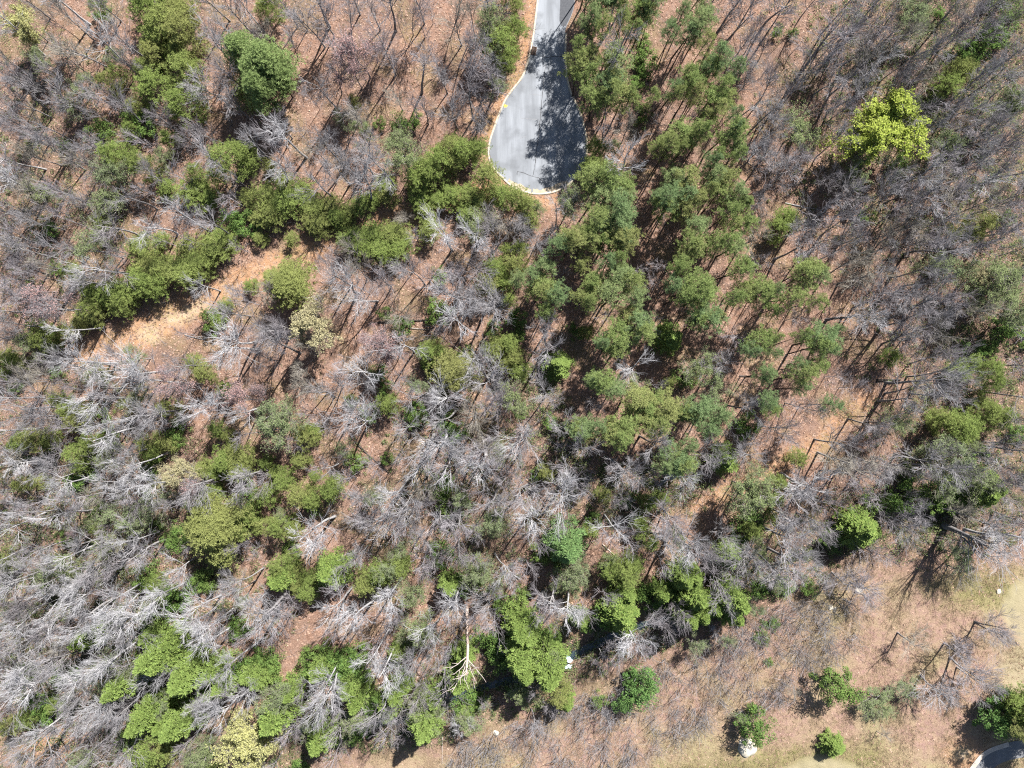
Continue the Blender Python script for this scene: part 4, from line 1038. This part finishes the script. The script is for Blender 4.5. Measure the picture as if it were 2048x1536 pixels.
def tone(t):
    """which bark and leaf tones a tree has"""
    k = t['k']
    z = rng.random()
    west = t['u'] < 900 and t['v'] > 700
    if k in 'BOQ':
        if west:
            a = 'white' if z < .62 else 'grey'
        elif t['u'] > 1450 and t['v'] < 1150:
            a = 'grey' if z < .62 else ('mauve' if z < .85 else 'white')
        else:
            a = 'grey' if z < .50 else ('white' if z < .80 else 'mauve')
        b = {'white': 'bark_white', 'grey': 'bark_grey', 'mauve': 'bark_grey'}[a]
        return a, 'twig_' + a, b, None
    if k == 'G':
        a = 'mauve' if z < .45 else ('grey' if z < .8 else 'tan')
        return a, 'twig_' + a, 'bark_grey', None
    if k == 'P':
        blue = z < .38
        return ('bluish green' if blue else 'green'), ('pine_blue' if blue else 'pine'), 'bark_pine', None
    if k == 'K':
        ol = t['v'] > 700 and t['v'] < 800
        return ('olive green' if ol else 'green'), ('olive' if ol else 'young_pine'), 'bark_pine', None
    if k == 'Y':
        return 'yellowish green', 'young_pine', 'bark_pine', None
    if k == 'H':
        bl = abs(t['u'] - 1132) < 12 and abs(t['v'] - 1087) < 15
        return ('bluish green' if bl else 'bright green'), ('hemlock_blue' if bl else 'hemlock'), 'bark_dark', None
    if k == 'E':
        return 'glossy green', 'evergreen', 'bark_dark', None
    if k == 'M':
        return 'dark green', 'holly', 'bark_dark', None
    if k == 'N':
        return 'dull green', 'evergreen', 'bark_dark', None
    if k == 'L':
        return 'pale green', 'twig_tan', 'bark_grey', 'bud_green'
    if k == 'R':
        return 'coral red', 'twig_mauve', 'bark_grey', 'bud_red'
    if k == 'W':
        top = t['v'] < 300 or t['v'] > 1450
        return ('yellow' if top else 'cream'), 'twig_tan', 'bark_grey', ('bud_yellow' if top else 'bud_cream')
    if k == 'F':
        return 'fresh green', 'fresh', 'bark_pine', None
    return 'lime green', 'twig_tan', 'bark_grey', 'lime'


# things one can point to, for the labels
MARKS = [(1075, 285, 'the asphalt turning circle'), (1066, 102, 'the rusty storm drain'), (1770, 252, 'the lime-green tree'), (40, 42, 'the bright yellow tree'),
         (495, 1490, 'the creamy yellow tree'), (360, 635, 'the sandy patch'), (600, 500, 'the orange trail'), (1137, 1323, 'the creek riffle'),
         (1282, 1377, 'the round dark holly'), (1496, 1494, 'the pale boulder'), (1869, 765, 'the widest oak'), (712, 93, 'the coral budding maple'),
         (772, 679, 'the pink budding maple'), (908, 749, 'the olive pine'), (582, 568, 'the round light-green pine'), (1117, 729, 'the lime hemlock'),
         (945, 1305, 'the bleached snag'), (430, 1057, 'the big round pine'), (1132, 1087, 'the bluish hemlock'), (1246, 1227, 'the half-lit hemlock'),
         (314, 233, 'the mauve starburst sapling'), (849, 882, 'the many-limbed pale tree'), (805, 645, 'the long fallen log'), (1298, 812, 'the broad pine clump'),
         (1254, 310, 'the silver roadside tree'), (30, 818, 'the huge white-limbed tree'), (27, 1494, 'the forked white tree'), (93, 612, 'the pink-grey maple'),
         (1679, 1379, 'the field evergreen'), (1990, 1075, 'the wide field-edge tree'), (1862, 622, 'the broad silver tree'), (1620, 560, 'the light pine trio'),
         (480, 105, 'the fresh-leaved tree'), (1700, 830, 'the clay path end'), (1044, 879, 'the pale central tree'), (1520, 1004, 'the pale budding tree')]
RANK = ['', ', second one out', ', third one out', ', fourth one out', ', fifth one out', ', sixth one out', ', seventh one out', ', eighth one out', ', ninth one out', ', tenth one out']
HOURS = ['twelve', 'one', 'two', 'three', 'four', 'five', 'six', 'seven', 'eight', 'nine', 'ten', 'eleven']
SPECIAL = {('D', 1772, 253): 'lime-green tree in full fresh leaf amid bare grey crowns',
           ('W', 33, 37): 'bright yellow flowering tree in the top corner above bare saplings',
           ('W', 487, 1484): 'creamy yellow blossoming tree at the bottom edge beside green pines',
           ('M', 1282, 1377): 'round dark green holly alone in the brushy field beside its smaller twin',
           ('M', 1247, 1404): 'smaller dark holly tucked against the round dark holly in the field',
           ('O', 1869, 765): 'widest bare oak with grey fan of limbs and dark trunk facing the path',
           ('R', 712, 93): 'coral red budding maple on the open orange forest floor above the turning circle',
           ('R', 772, 679): 'pink budding maple on the leaf-strewn slope beside the long fallen log',
           ('K', 909, 749): 'round olive-green pine with a dense even crown among bare trees',
           ('K', 582, 569): 'round light-green pine standing alone below the orange trail',
           ('K', 430, 1057): 'big round green pine casting a long trunk shadow on the forest floor',
           ('H', 1117, 729): 'small lime-green hemlock half in shade beside the dark pine shadow',
           ('H', 1132, 1087): 'bluish green hemlock with a dense oval crown among pale bare trees',
           ('H', 1246, 1227): 'half-lit hemlock with glowing yellow-green edge above the creek',
           ('H', 1452, 920): 'small lime hemlock with a dark side beside the white bare trees',
           ('G', 313, 233): 'mauve starburst sapling with fine radiating twigs between green young pines',
           ('O', 849, 882): 'many-limbed pale tree with long sweeping limbs on the middle slope',
           ('B', 1254, 310): 'silver bare tree with twisted limbs beside the turning circle',
           ('O', 30, 819): 'huge white-limbed tree with wide forks above green young pines',
           ('O', 27, 1494): 'forked white tree leaning out of the bottom corner over orange clay',
           ('R', 93, 612): 'pink-grey budding maple with fine twigs beside the young pines',
           ('N', 1679, 1377): 'dull green evergreen tree casting a round shadow on the open field',
           ('N', 1512, 1454): 'dull green evergreen tree shading the pale boulder in the field',
           ('Q', 1993, 1077): 'wide bare tree leaning out at the edge of the grassy field',
           ('O', 1863, 622): 'broad silver bare tree with a hazy fine crown above the widest oak',
           ('O', 1044, 879): 'pale bare tree with hazy wide crown beside the dark gully of pines'}


def base_label(t, tn):
    big = t['r'] > 37
    small = t['r'] < 24
    return {'B': ('wide ' if big else '') + {'white': 'white-limbed', 'grey': 'grey', 'mauve': 'mauve-grey'}.get(tn, tn) + ' bare tree',
            'O': 'wide bare tree', 'Q': 'wide bare tree', 'G': ('small ' if small else '') + {'mauve': 'mauve', 'grey': 'grey', 'tan': 'tan'}.get(tn, tn) + ' bare sapling',
            'P': ('small ' if small else '') + tn + ' pine', 'K': tn + ' pine', 'Y': ('small ' if small else ('large ' if t['r'] > 32 else '')) + 'young pine', 'H': ('small ' if small else '') + 'feathery hemlock',
            'E': ('low ' if small else '') + 'glossy evergreen shrub', 'M': 'dark green holly', 'N': 'dull evergreen tree', 'L': ('small ' if small else '') + 'pale green budding tree',
            'R': 'red-budding maple', 'W': tn + ' blossoming tree', 'F': 'fresh green leafy tree', 'D': 'lime-green tree'}[t['k']]


def labels(ts):
    rows = {}
    for t in ts:
        best, bd = None, 1e9
        for (k, u, v), l in SPECIAL.items():
            d = math.hypot(t['u'] - u, t['v'] - v)
            if k == t['k'] and d < 9 and d < bd:
                best, bd = l, d
        if best and best not in rows:
            rows[best] = [t]
            t['label'] = best
            continue
        m = min((q for q in MARKS if math.hypot(t['u'] - q[0], t['v'] - q[1]) > t['r'] * .55), key=lambda q: math.hypot(t['u'] - q[0], t['v'] - q[1]))
        dx, dy = t['u'] - m[0], t['v'] - m[1]
        hr = int(round((math.degrees(math.atan2(dx, -dy)) % 360) / 30)) % 12
        key = '%s at %s o\'clock from %s' % (base_label(t, t['tone']), HOURS[hr], m[2])
        t['md'] = math.hypot(dx, dy)
        rows.setdefault(key, []).append(t)
    for key, v in rows.items():
        if 'label' in v[0]:
            continue
        v.sort(key=lambda t: t['md'])
        for i, t in enumerate(v):
            t['label'] = key + (RANK[i] if i < 10 else ', outermost')


for t in TREES:
    t['tone'], t['m_crown'], t['m_trunk'], t['m_leaf'] = tone(t)
labels(TREES)

BASES = []
for t in TREES:
    pr, x, y, sxy, sz, h = place(t)
    name, cat, group, _h = KINDS[t['k']]
    BASES.append((x, y, h, t['k']))
    root = bpy.data.objects.new(name, None)
    COL.objects.link(root)
    root.empty_display_size = .3
    root.location = (x, y, gz(x, y) - .05)
    tilt = .05 if t['k'] in 'BOG' else .03
    root.rotation_euler = (rng.normal() * tilt, rng.normal() * tilt, rng.random() * 6.2832)
    root.scale = (sxy, sxy, sz)
    tag(root, t['label'], cat, group)
    shrub = t['k'] == 'E'
    obj('stem' if shrub else 'trunk', pr['trunk'], M[t['m_trunk']], root)
    obj('foliage' if shrub else 'crown', pr['crown'], M[t['m_crown']], root)
    if 'leaf' in pr:
        obj('foliage', pr['leaf'], M[t['m_leaf']], root)

# ------------------------------------------------------------------ what nobody could count
def scatter(n, g, test):
    """random spots inside (and a little outside) the frame: keeps those for which test(px,py) passes"""
    out_x, out_y = [], []
    k = 0
    while k < n:
        px = g.uniform(-60, 2108, 20000)
        py = g.uniform(-60, 1596, 20000)
        ok = test(px, py) > g.random(20000)
        out_x.append(px[ok])
        out_y.append(py[ok])
        k += int(ok.sum())
    return np.concatenate(out_x)[:n], np.concatenate(out_y)[:n]


def off_road(px, py, pad=4):
    return ~(inside(px, py, ROAD) | (seg_dist(px, py, ROAD) < pad)) & ~(seg_dist(px, py, CART) < 22) & ~(np.hypot(px - 2078, py - 1222) < 76) & ~(np.hypot((px - 1643) / 1.35, py - 1585) < 76)


def thicket_mesh():
    """the many thin bare saplings that stand between the counted trees, one mesh"""
    parts = []
    g = np.random.default_rng(77)
    protos = []
    for s in range(5):
        q = np.random.default_rng(900 + s)
        L = np.array([7.4])
        tr = grow(np.zeros((1, 3)), np.array([[0, 0, 1.0]]), L, 4, .05, .02, q)
        st, d, ln, rd = sprout(tr, radii(np.array([.06]), np.array([.03]), 4), L, 9, .28, .98, .35, .9, .38, q, taper=.7)
        l1 = grow(st, d, ln, 4, .09, .08, q)
        R1 = radii(np.full(9, .034), np.full(9, .016), 4)
        s2, d2, n2, r2 = sprout(l1, R1, ln, 5, .15, 1, .3, .75, .58, q)
        l2 = grow(s2, d2, n2, 3, .1, .05, q)
        R2 = radii(np.full(len(s2), .017), np.full(len(s2), .011), 3)
        s3, d3, n3, r3 = sprout(l2, R2, n2, 5, .1, 1, .3, .8, .62, q)
        l3 = grow(s3, d3, n3, 2, .1, .05, q)
        R3 = radii(np.full(len(s3), .012), np.full(len(s3), .007), 2)
        protos.append(join([tubes(tr, radii(np.array([.075]), np.array([.03]), 4), 3), tubes(l1, R1, 3), tubes(l2, R2, 3), tubes(l3, R3, 3)]))
    pts = []
    for t in THICK:
        h = 13.0 if t['k'] == 'B' else 9.0
        x, y = W(t['u'], t['v'])
        f = 1 - .68 * h / ALT
        pts.append((x * f, y * f, h / 8 * .95, t['r'] * S / 2.4))
    px, py = scatter(70, g, lambda a, b: off_road(a, b, 30) * (seg_dist(a, b, TRAIL) > 45) * (1 - inside(a, b, FIELD)) * (seg_dist(a, b, PATH2) > 30) * np.clip(.25 + damp(a, b), 0, 1))
    for u, v in zip(px, py):
        x, y = W(u, v)
        pts.append((x * .95, y * .95, .8 + .5 * g.random(), .9 + .6 * g.random()))
    for x, y, sz, sx in pts:
        v, f = protos[int(g.integers(5))]
        a = g.random() * 6.28
        c, s_ = math.cos(a), math.sin(a)
        w = v * np.array([sx, sx, sz])
        w = np.stack([w[:, 0] * c - w[:, 1] * s_ + x, w[:, 0] * s_ + w[:, 1] * c + y, w[:, 2] + gz(x, y)], -1)
        parts.append((w, f))
    v, f = join(parts)
    return mesh_np('thicket', v, f, 4)


obj('thicket', thicket_mesh(), M['twig_mauve'], kind='stuff')


def brush_mesh(n, seed, test, stems, ln, wd, up):
    g = np.random.default_rng(seed)
    px, py = scatter(n, g, test)
    x, y = (px - 1024) * S, (768 - py) * S
    z = ground_z(px, py)
    st = np.repeat(np.stack([x, y, z - .03], -1), stems, 0) + g.normal(size=(n * stems, 3)) * np.array([.22, .22, 0])
    d = norm(g.normal(size=st.shape) * np.array([1, 1, .4]) + np.array([0, 0, up]))
    L = ln * (.5 + g.random(len(st)) * .9) * np.repeat(.6 + .8 * g.random(n), stems)
    pts = grow(st, d, L, 3, .22, .0, g)
    s2, d2, n2, r2 = sprout(pts, radii(np.full(len(st), wd), np.full(len(st), wd * .4), 3), L, 1, .35, .8, .4, .9, .6, g)
    p2 = grow(s2, d2, n2, 2, .2, 0, g)
    v, f = join([tubes(pts, radii(np.full(len(st), wd), np.full(len(st), wd * .45), 3), 3), tubes(p2, radii(np.full(len(s2), wd * .6), np.full(len(s2), wd * .3), 2), 3)])
    return mesh_np('brush', v, f, 4)


clayish = lambda px, py: np.minimum(1, 1.4 * np.clip(1 - seg_dist(px, py, TRAIL) / 38, 0, 1))
infield = lambda px, py: inside(px, py, FIELD).astype(float)
wood_t = lambda px, py: off_road(px, py) * (1 - clayish(px, py)) * (1 - infield(px, py)) * np.clip(.7 * (fbm(px, py, .03, 61) - .30) * 2.4 + .7 * damp(px, py), 0.08, 1)
brushy_t = lambda px, py: off_road(px, py) * inside(px, py, BRUSHFIELD) * np.clip((fbm(px, py, .05, 63) - .25) * 2.2, 0.1, 1)
obj('brushwood', brush_mesh(4300, 81, wood_t, 5, 2.0, .021, .9), M['twig_grey'], kind='stuff')
obj('field_brush', brush_mesh(1500, 82, brushy_t, 4, 2.6, .018, 3.6), M['twig_grey'], kind='stuff')


def grass_mesh(n, seed, test, blades, ln, wd):
    g = np.random.default_rng(seed)
    px, py = scatter(n, g, test)
    C = np.stack([(px - 1024) * S, (768 - py) * S, ground_z(px, py)], -1)
    C = np.repeat(C, blades, 0) + g.normal(size=(n * blades, 3)) * np.array([.16, .16, 0])
    d = norm(g.normal(size=C.shape) * np.array([1, 1, .2]) + np.array([0, 0, .7]))
    w = perp(d, g) * wd
    l = (ln * (.5 + g.random(len(C))))[:, None]
    V = np.stack([C - w, C + w, C + d * l], 1).reshape(-1, 3)
    return mesh_np('grass', V, np.arange(len(V)).reshape(-1, 3), 3)


M['dry_grass'] = leaf_mat('dry_grass', (.18, .13, .088), (.30, .235, .15), None, .3)
M['green_grass'] = leaf_mat('green_grass', (.06, .08, .02), (.15, .155, .055), None, .3)
field_t = lambda px, py: off_road(px, py) * infield(px, py) * np.clip((fbm(px, py, .045, 65) - .2) * 1.8, .15, 1)
obj('field_stems', brush_mesh(420, 88, brushy_t, 2, 3.4, .055, 7.0), M['twig_grey'], kind='stuff')
obj('dry_grass', grass_mesh(15000, 83, field_t, 6, .55, .022), M['dry_grass'], kind='stuff')
moss_t = lambda px, py: off_road(px, py, 2) * np.clip(np.maximum.reduce([1.2 - np.hypot((px - 1960) / 2.4, py - 1175) / 50, 1.0 - seg_dist(px, py, [(1330, 1560), (1560, 1520), (1740, 1515)]) / 46,
                     .75 * (1 - seg_dist(px, py, [(1052, 80), (1035, 140), (1005, 185)]) / 16), .22 * (1 - infield(px, py)) * (fbm(px, py, .05, 67) > .55)]), 0, 1)
obj('green_grass', grass_mesh(7000, 84, moss_t, 6, .5, .022), M['green_grass'], kind='stuff')


def litter_mesh(n, seed):
    g = np.random.default_rng(seed)
    px, py = scatter(n, g, lambda a, b: np.maximum(off_road(a, b, 1) * (1 - .75 * infield(a, b)), .5 * inside(a, b, ROAD) * np.exp(-seg_dist(a, b, ROAD) / 5.0)))
    C = np.stack([(px - 1024) * S, (768 - py) * S, ground_z(px, py) + .02 + .03 * g.random(n)], -1)
    v, f = small_leaves(C, np.tile(np.array([[0, 0, 1.0]]), (n, 1)), .36, .30, g, .22)
    return mesh_np('leaf_litter', v, f, 3)


M['litter'] = leaf_mat('dead_leaves', (.12, .072, .052), (.29, .20, .15), None, .15)


def undergrowth_mesh(n, seed, test, per, r, h, ln, wd):
    g = np.random.default_rng(seed)
    px, py = scatter(n, g, test)
    C = np.stack([(px - 1024) * S, (768 - py) * S, ground_z(px, py)], -1)
    sc = np.repeat(.5 + g.random(n), per)[:, None]
    q = norm(g.normal(size=(n * per, 3)) + np.array([0, 0, .6]))
    q[:, 2] = np.abs(q[:, 2])
    P = np.repeat(C, per, 0) + q * sc * np.array([r, r, h]) * (.5 + .5 * g.random((n * per, 1)))
    v, f = small_leaves(P, norm(q + np.array([0, 0, .4])), ln, wd, g, .5)
    return mesh_np('undergrowth', v, f, 3)


shaded_t = lambda px, py: off_road(px, py) * (1 - clayish(px, py)) * (1 - infield(px, py)) * damp(px, py)
M['low_green'] = leaf_mat('low_green_leaves', (.045, .070, .026), (.17, .195, .085), None, .35)
obj('undergrowth', undergrowth_mesh(10500, 87, shaded_t, 26, .85, 1.2, .26, .15), M['low_green'], kind='stuff')
obj('leaf_litter', litter_mesh(125000, 85), M['litter'], kind='stuff')
obj('fallen_twigs', brush_mesh(2800, 86, lambda a, b: off_road(a, b, 3) * (1 - .8 * infield(a, b)), 2, 1.3, .022, .05), M['twig_tan'], kind='stuff')

# ------------------------------------------------------------------ fallen logs, snag, boulder
def log(a, b, r, mat, label, stubs=3):
    g = np.random.default_rng(int(a[0]))
    xa, ya = W(*a)
    xb, yb = W(*b)
    L = math.hypot(xb - xa, yb - ya)
    root = bpy.data.objects.new('fallen_log', None)
    COL.objects.link(root)
    root.location = (xa, ya, max(gz(xa, ya), gz(xb, yb)) + r * .55)
    root.rotation_euler = (0, 0, math.atan2(yb - ya, xb - xa))
    tag(root, label, 'log', 'fallen logs')
    p = grow(np.zeros((1, 3)), np.array([[1.0, 0, 0]]), np.array([L]), 9, .03, 0, g)
    p[..., 2] = .04 * g.normal(size=p.shape[:2])
    v, f = tubes(p, radii(np.array([r]), np.array([r * .45]), 9), 8)
    caps = np.array([[0, 1, 2, 3], [0, 3, 4, 5], [0, 5, 6, 7]])
    obj('trunk', mesh_np('log', v, np.concatenate([f, caps, caps + 64]), 4), M[mat], root)
    if stubs:
        s, d, n, rr = sprout(p, radii(np.array([r]), np.array([r * .45]), 9), np.array([L]), stubs, .45, 1, .5, 1.0, .2, g, flat=.7)
        d[:, 2] = np.abs(d[:, 2])
        q = grow(s, d, n, 5, .12, 0, g)
        vv, ff = tubes(q, radii(np.full(len(s), r * .4), np.full(len(s), .03), 5), 5)
        obj('branch', mesh_np('branch', vv, ff, 4), M[mat], root)


log((736, 647), (874, 642), .24, 'bark_dark', 'long dark fallen log beside a thinner pale log on the leaf-strewn slope', 4)
log((818, 656), (860, 661), .12, 'log_pale', 'short pale log lying just below the long dark fallen log', 0)
log((712, 884), (770, 950), .2, 'bark_dark', 'dark fallen trunk on the bare slope beside the many-limbed pale tree', 3)
log((1570, 406), (1640, 425), .13, 'bark_grey', 'thin grey fallen log reaching into bare saplings below the lime-green tree', 3)
log((1478, 752), (1518, 753), .15, 'bark_dark', 'short dark log lying across the pine wood beside tree shadows', 0)
log((885, 1468), (885, 1530), .10, 'log_pale', 'thin pale pole of a log lying straight at the bottom edge of the field', 0)
log((1752, 761), (1800, 757), .3, 'bark_dark', 'thick dark log at the foot of the widest oak', 0)
log((1765, 520), (1820, 515), .2, 'bark_dark', 'dark log in the small clearing above the broad silver tree', 2)
log((370, 670), (412, 682), .12, 'bark_grey', 'thin grey log beside the sandy patch of the trail', 3)
log((1204, 1087), (1232, 1117), .14, 'dead_wood', 'short orange-brown log between bare trees near the bluish hemlock', 0)
log((20, 1450), (86, 1428), .26, 'log_pale', 'pale log above the orange clay in the bottom corner', 2)


def snag():
    u, v, h = 934, 1215, 17.0
    x, y = W(u, v)
    root = bpy.data.objects.new('dead_snag', None)
    COL.objects.link(root)
    root.location = (x, y, gz(x, y))
    tag(root, 'bleached broken snag with stubby pinkish limbs leaning over the dark creek', 'dead tree')
    g = np.random.default_rng(5)
    tr = grow(np.zeros((1, 3)), norm(np.array([[.09, -.40, 1.0]])), np.array([h]), 9, .03, 0, g)
    R0 = radii(np.array([.34]), np.array([.20]), 9)
    v1, f1 = tubes(tr, R0, 8)
    obj('trunk', mesh_np('trunk', v1, f1, 4), M['dead_wood'], root)
    s, d, n, rr = sprout(tr, R0, np.array([h]), 11, .62, 1.0, .35, .9, .24, g, taper=.2)
    q = grow(s, d, n, 6, .12, .04, g)
    R1 = radii(np.full(len(s), .10), np.full(len(s), .04), 6)
    s2, d2, n2, r2 = sprout(q, R1, n, 2, .45, 1, .4, .8, .40, g)
    q2 = grow(s2, d2, n2, 4, .12, .04, g)
    v2, f2 = join([tubes(q, R1, 5), tubes(q2, radii(np.full(len(s2), .06), np.full(len(s2), .03), 4), 4)])
    obj('crown', mesh_np('crown', v2, f2, 4), M['dead_pale'], root)


snag()


def boulder(name, u, v, r, seed, mat, label):
    import bmesh
    bm = bmesh.new()
    bmesh.ops.create_icosphere(bm, subdivisions=4, radius=1.0)
    g = np.random.default_rng(seed)
    ks = g.normal(size=(9, 3)) * 2.2
    ph = g.random(9) * 6.28
    for vt in bm.verts:
        n = sum(math.sin(vt.co.dot(Vector(k)) + p) for k, p in zip(ks, ph)) / 9
        vt.co = vt.co * (1 + .38 * n)
        vt.co.z = max(vt.co.z, -.3) * .42
        vt.co *= r
    me = bpy.data.meshes.new(name)
    bm.to_mesh(me)
    bm.free()
    x, y = W(u, v)
    o = obj(name, me, mat)
    o.location = (x, y, gz(x, y))
    o.rotation_euler = (0, 0, seed)
    tag(o, label, 'rock')


rock = plain_mat('pale_rock', (.33, .30, .24), (.20, .185, .15), 1.4, 6, .12)
boulder('boulder', 1494, 1497, 1.9, 3, rock, 'pale cream boulder half in the shade of the dull evergreen tree')
boulder('boulder', 1717, 1181, .6, 5, rock, 'small pale boulder at the field edge under a bare tree')
boulder('boulder', 1661, 1215, .5, 8, rock, 'small tan rock in the brushy field, larger of a pair')
boulder('boulder', 1670, 1217, .36, 9, rock, 'small tan rock in the brushy field, smaller of a pair')
boulder('boulder', 992, 1466, .55, 12, rock, 'low tan rock in the open field below the dark creek')
boulder('boulder', 1997, 1183, .5, 14, rock, 'whitish rock in the grass beside the curved putting green')
